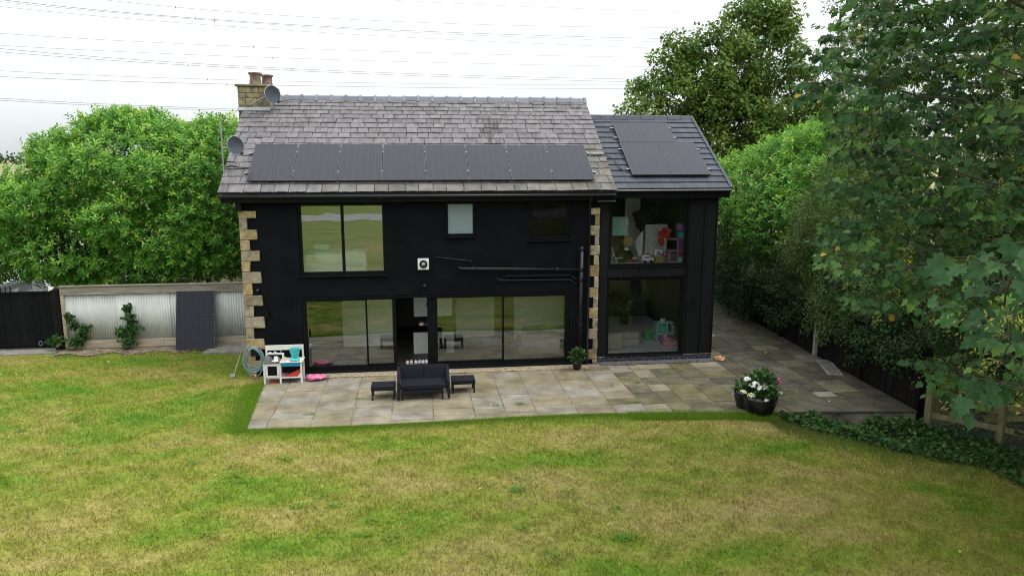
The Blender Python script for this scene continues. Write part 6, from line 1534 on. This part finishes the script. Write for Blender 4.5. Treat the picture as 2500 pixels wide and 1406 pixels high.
# broad-leaved weeds and clover in the turf, dry leaves, clover heads
wx, wy = rng.uniform(-7, 8, 70), rng.uniform(-11, 1.5, 70); ok = ~inside_patio(wx, wy, .3) & ~((wy > -.6) & (wx > -.5)); wx, wy = wx[ok], wy[ok]
P = np.vstack([np.c_[x + rng.normal(0, .09, 36), y + rng.normal(0, .07, 36), np.full(36, hgt(x, y) + .03)] for x, y in zip(wx, wy)]); k = len(P)
P[:, 2] += rng.uniform(0, .03, k)
tag(leaves('lawn_weeds', M['leaf_weed'], None, P, rdir(k) * [1, 1, .3], unit(rdir(k) * .3 + [0, 0, 1]), rng.uniform(.03, .07, k), rng.uniform(.6, 1, k), T_BIRCH), kind='stuff')
pw = [(2.05, -3.35), (3.05, -2.35), (6.3, -3.3), (6.9, -3.3), (10.6, -.35), (12.2, -.4), (13.4, -.05), (13.5, .1), (11.3, -1.3), (9.7, -3.5), (14.3, -.3), (10.2, -2.0)]
P = np.vstack([np.c_[x + rng.normal(0, .07, 30), y + rng.normal(0, .035, 30), rng.uniform(.005, .05, 30)] for x, y in pw]); k = len(P)
tag(leaves('joint_weeds', M['leaf_weed'], None, P, rdir(k) * [1, 1, .4], unit(rdir(k) * .4 + [0, 0, 1]), rng.uniform(.03, .06, k), rng.uniform(.5, 1, k), T_BIRCH), kind='stuff')
k = 420; X = np.r_[rng.uniform(-8, -.5, 300), rng.uniform(0, 15.5, 60), rng.uniform(9, 15.8, 60)]; Y = np.r_[3.1 - rng.exponential(.8, 300), rng.uniform(-12, -4.5, 60), rng.uniform(-4.6, 3, 60)]
inp = inside_patio(X, Y); ok = ~((X > 0) & (X < 13.1) & (Y > -.1)); X, Y, inp = X[ok], Y[ok], inp[ok]; k = len(X)
P = np.c_[X, Y, np.where(inp, .012, hgt(X, Y) + .05)]
tag(leaves('fallen_leaves', M['leaf_litter'], None, P, rdir(k) * [1, 1, .25], unit(rdir(k) * .35 + [0, 0, 1]), rng.uniform(.05, .11, k), rng.uniform(0, 1, k), T_LAUREL), kind='stuff')
k = 260; cxx = rng.choice([-4.2, -2.6, -1.2, -5.6, -3.4], k); X = cxx + rng.normal(0, .7, k); Y = np.array([-4.6, -3.5, -5.2, -2.6, -1.6])[rng.integers(0, 5, k)] + rng.normal(0, .5, k)
P = np.c_[X, Y, hgt(X, Y) + .05]
tag(leaves('clover_flowers', M['petal_white'], None, P, rdir(k) * [1, 1, .2], unit(rdir(k) * .3 + [0, -.4, 1]), rng.uniform(.015, .024, k), rng.uniform(0, 1, k), T_BIRCH), kind='stuff')
def stones(name, n_, x0, x1, yf, m_, s, zb=0.0):
    mb = []; ph = np.array([(1, 0, 0), (-1, 0, 0), (0, 1, 0), (0, -1, 0), (0, 0, 1), (0, 0, -1)], float)
    F0 = np.array([(0, 2, 4), (2, 1, 4), (1, 3, 4), (3, 0, 4), (2, 0, 5), (1, 2, 5), (3, 1, 5), (0, 3, 5)])
    X = rng.uniform(x0, x1, n_); Y = yf(X, n_); c = np.c_[X, Y, zb + rng.uniform(0, s, n_)]
    Q = unit(rng.normal(size=(n_, 3, 3))); V = c[:, None] + np.einsum('kj,nji->nki', ph, Q) * (rng.uniform(.6, 1.3, (n_, 1, 1)) * s)
    F = (np.arange(n_)[:, None, None] * 6 + F0[None]).reshape(-1, 3)
    return tag(tri_mesh(name, V.reshape(-1, 3), F, M[m_], None, rng.uniform(0, 1, n_ * 6)), kind='stuff')
stones('golden_gravel', 8000, 1.75, 9.25, lambda X, n_: rng.uniform(-.50, -.21, n_), 'pebble', .017)
stones('slate_chippings', 3200, 9.66, 13.1, lambda X, n_: rng.uniform(-.28, .03, n_), 'chip', .018)
stones('stray_gravel', 260, 8.6, 10.0, lambda X, n_: rng.uniform(-.75, -.3, n_), 'pebble', .011)
stones('rubble', 420, -6.2, -.6, lambda X, n_: rng.uniform(2.6, 3.55, n_), 'soil', .022)
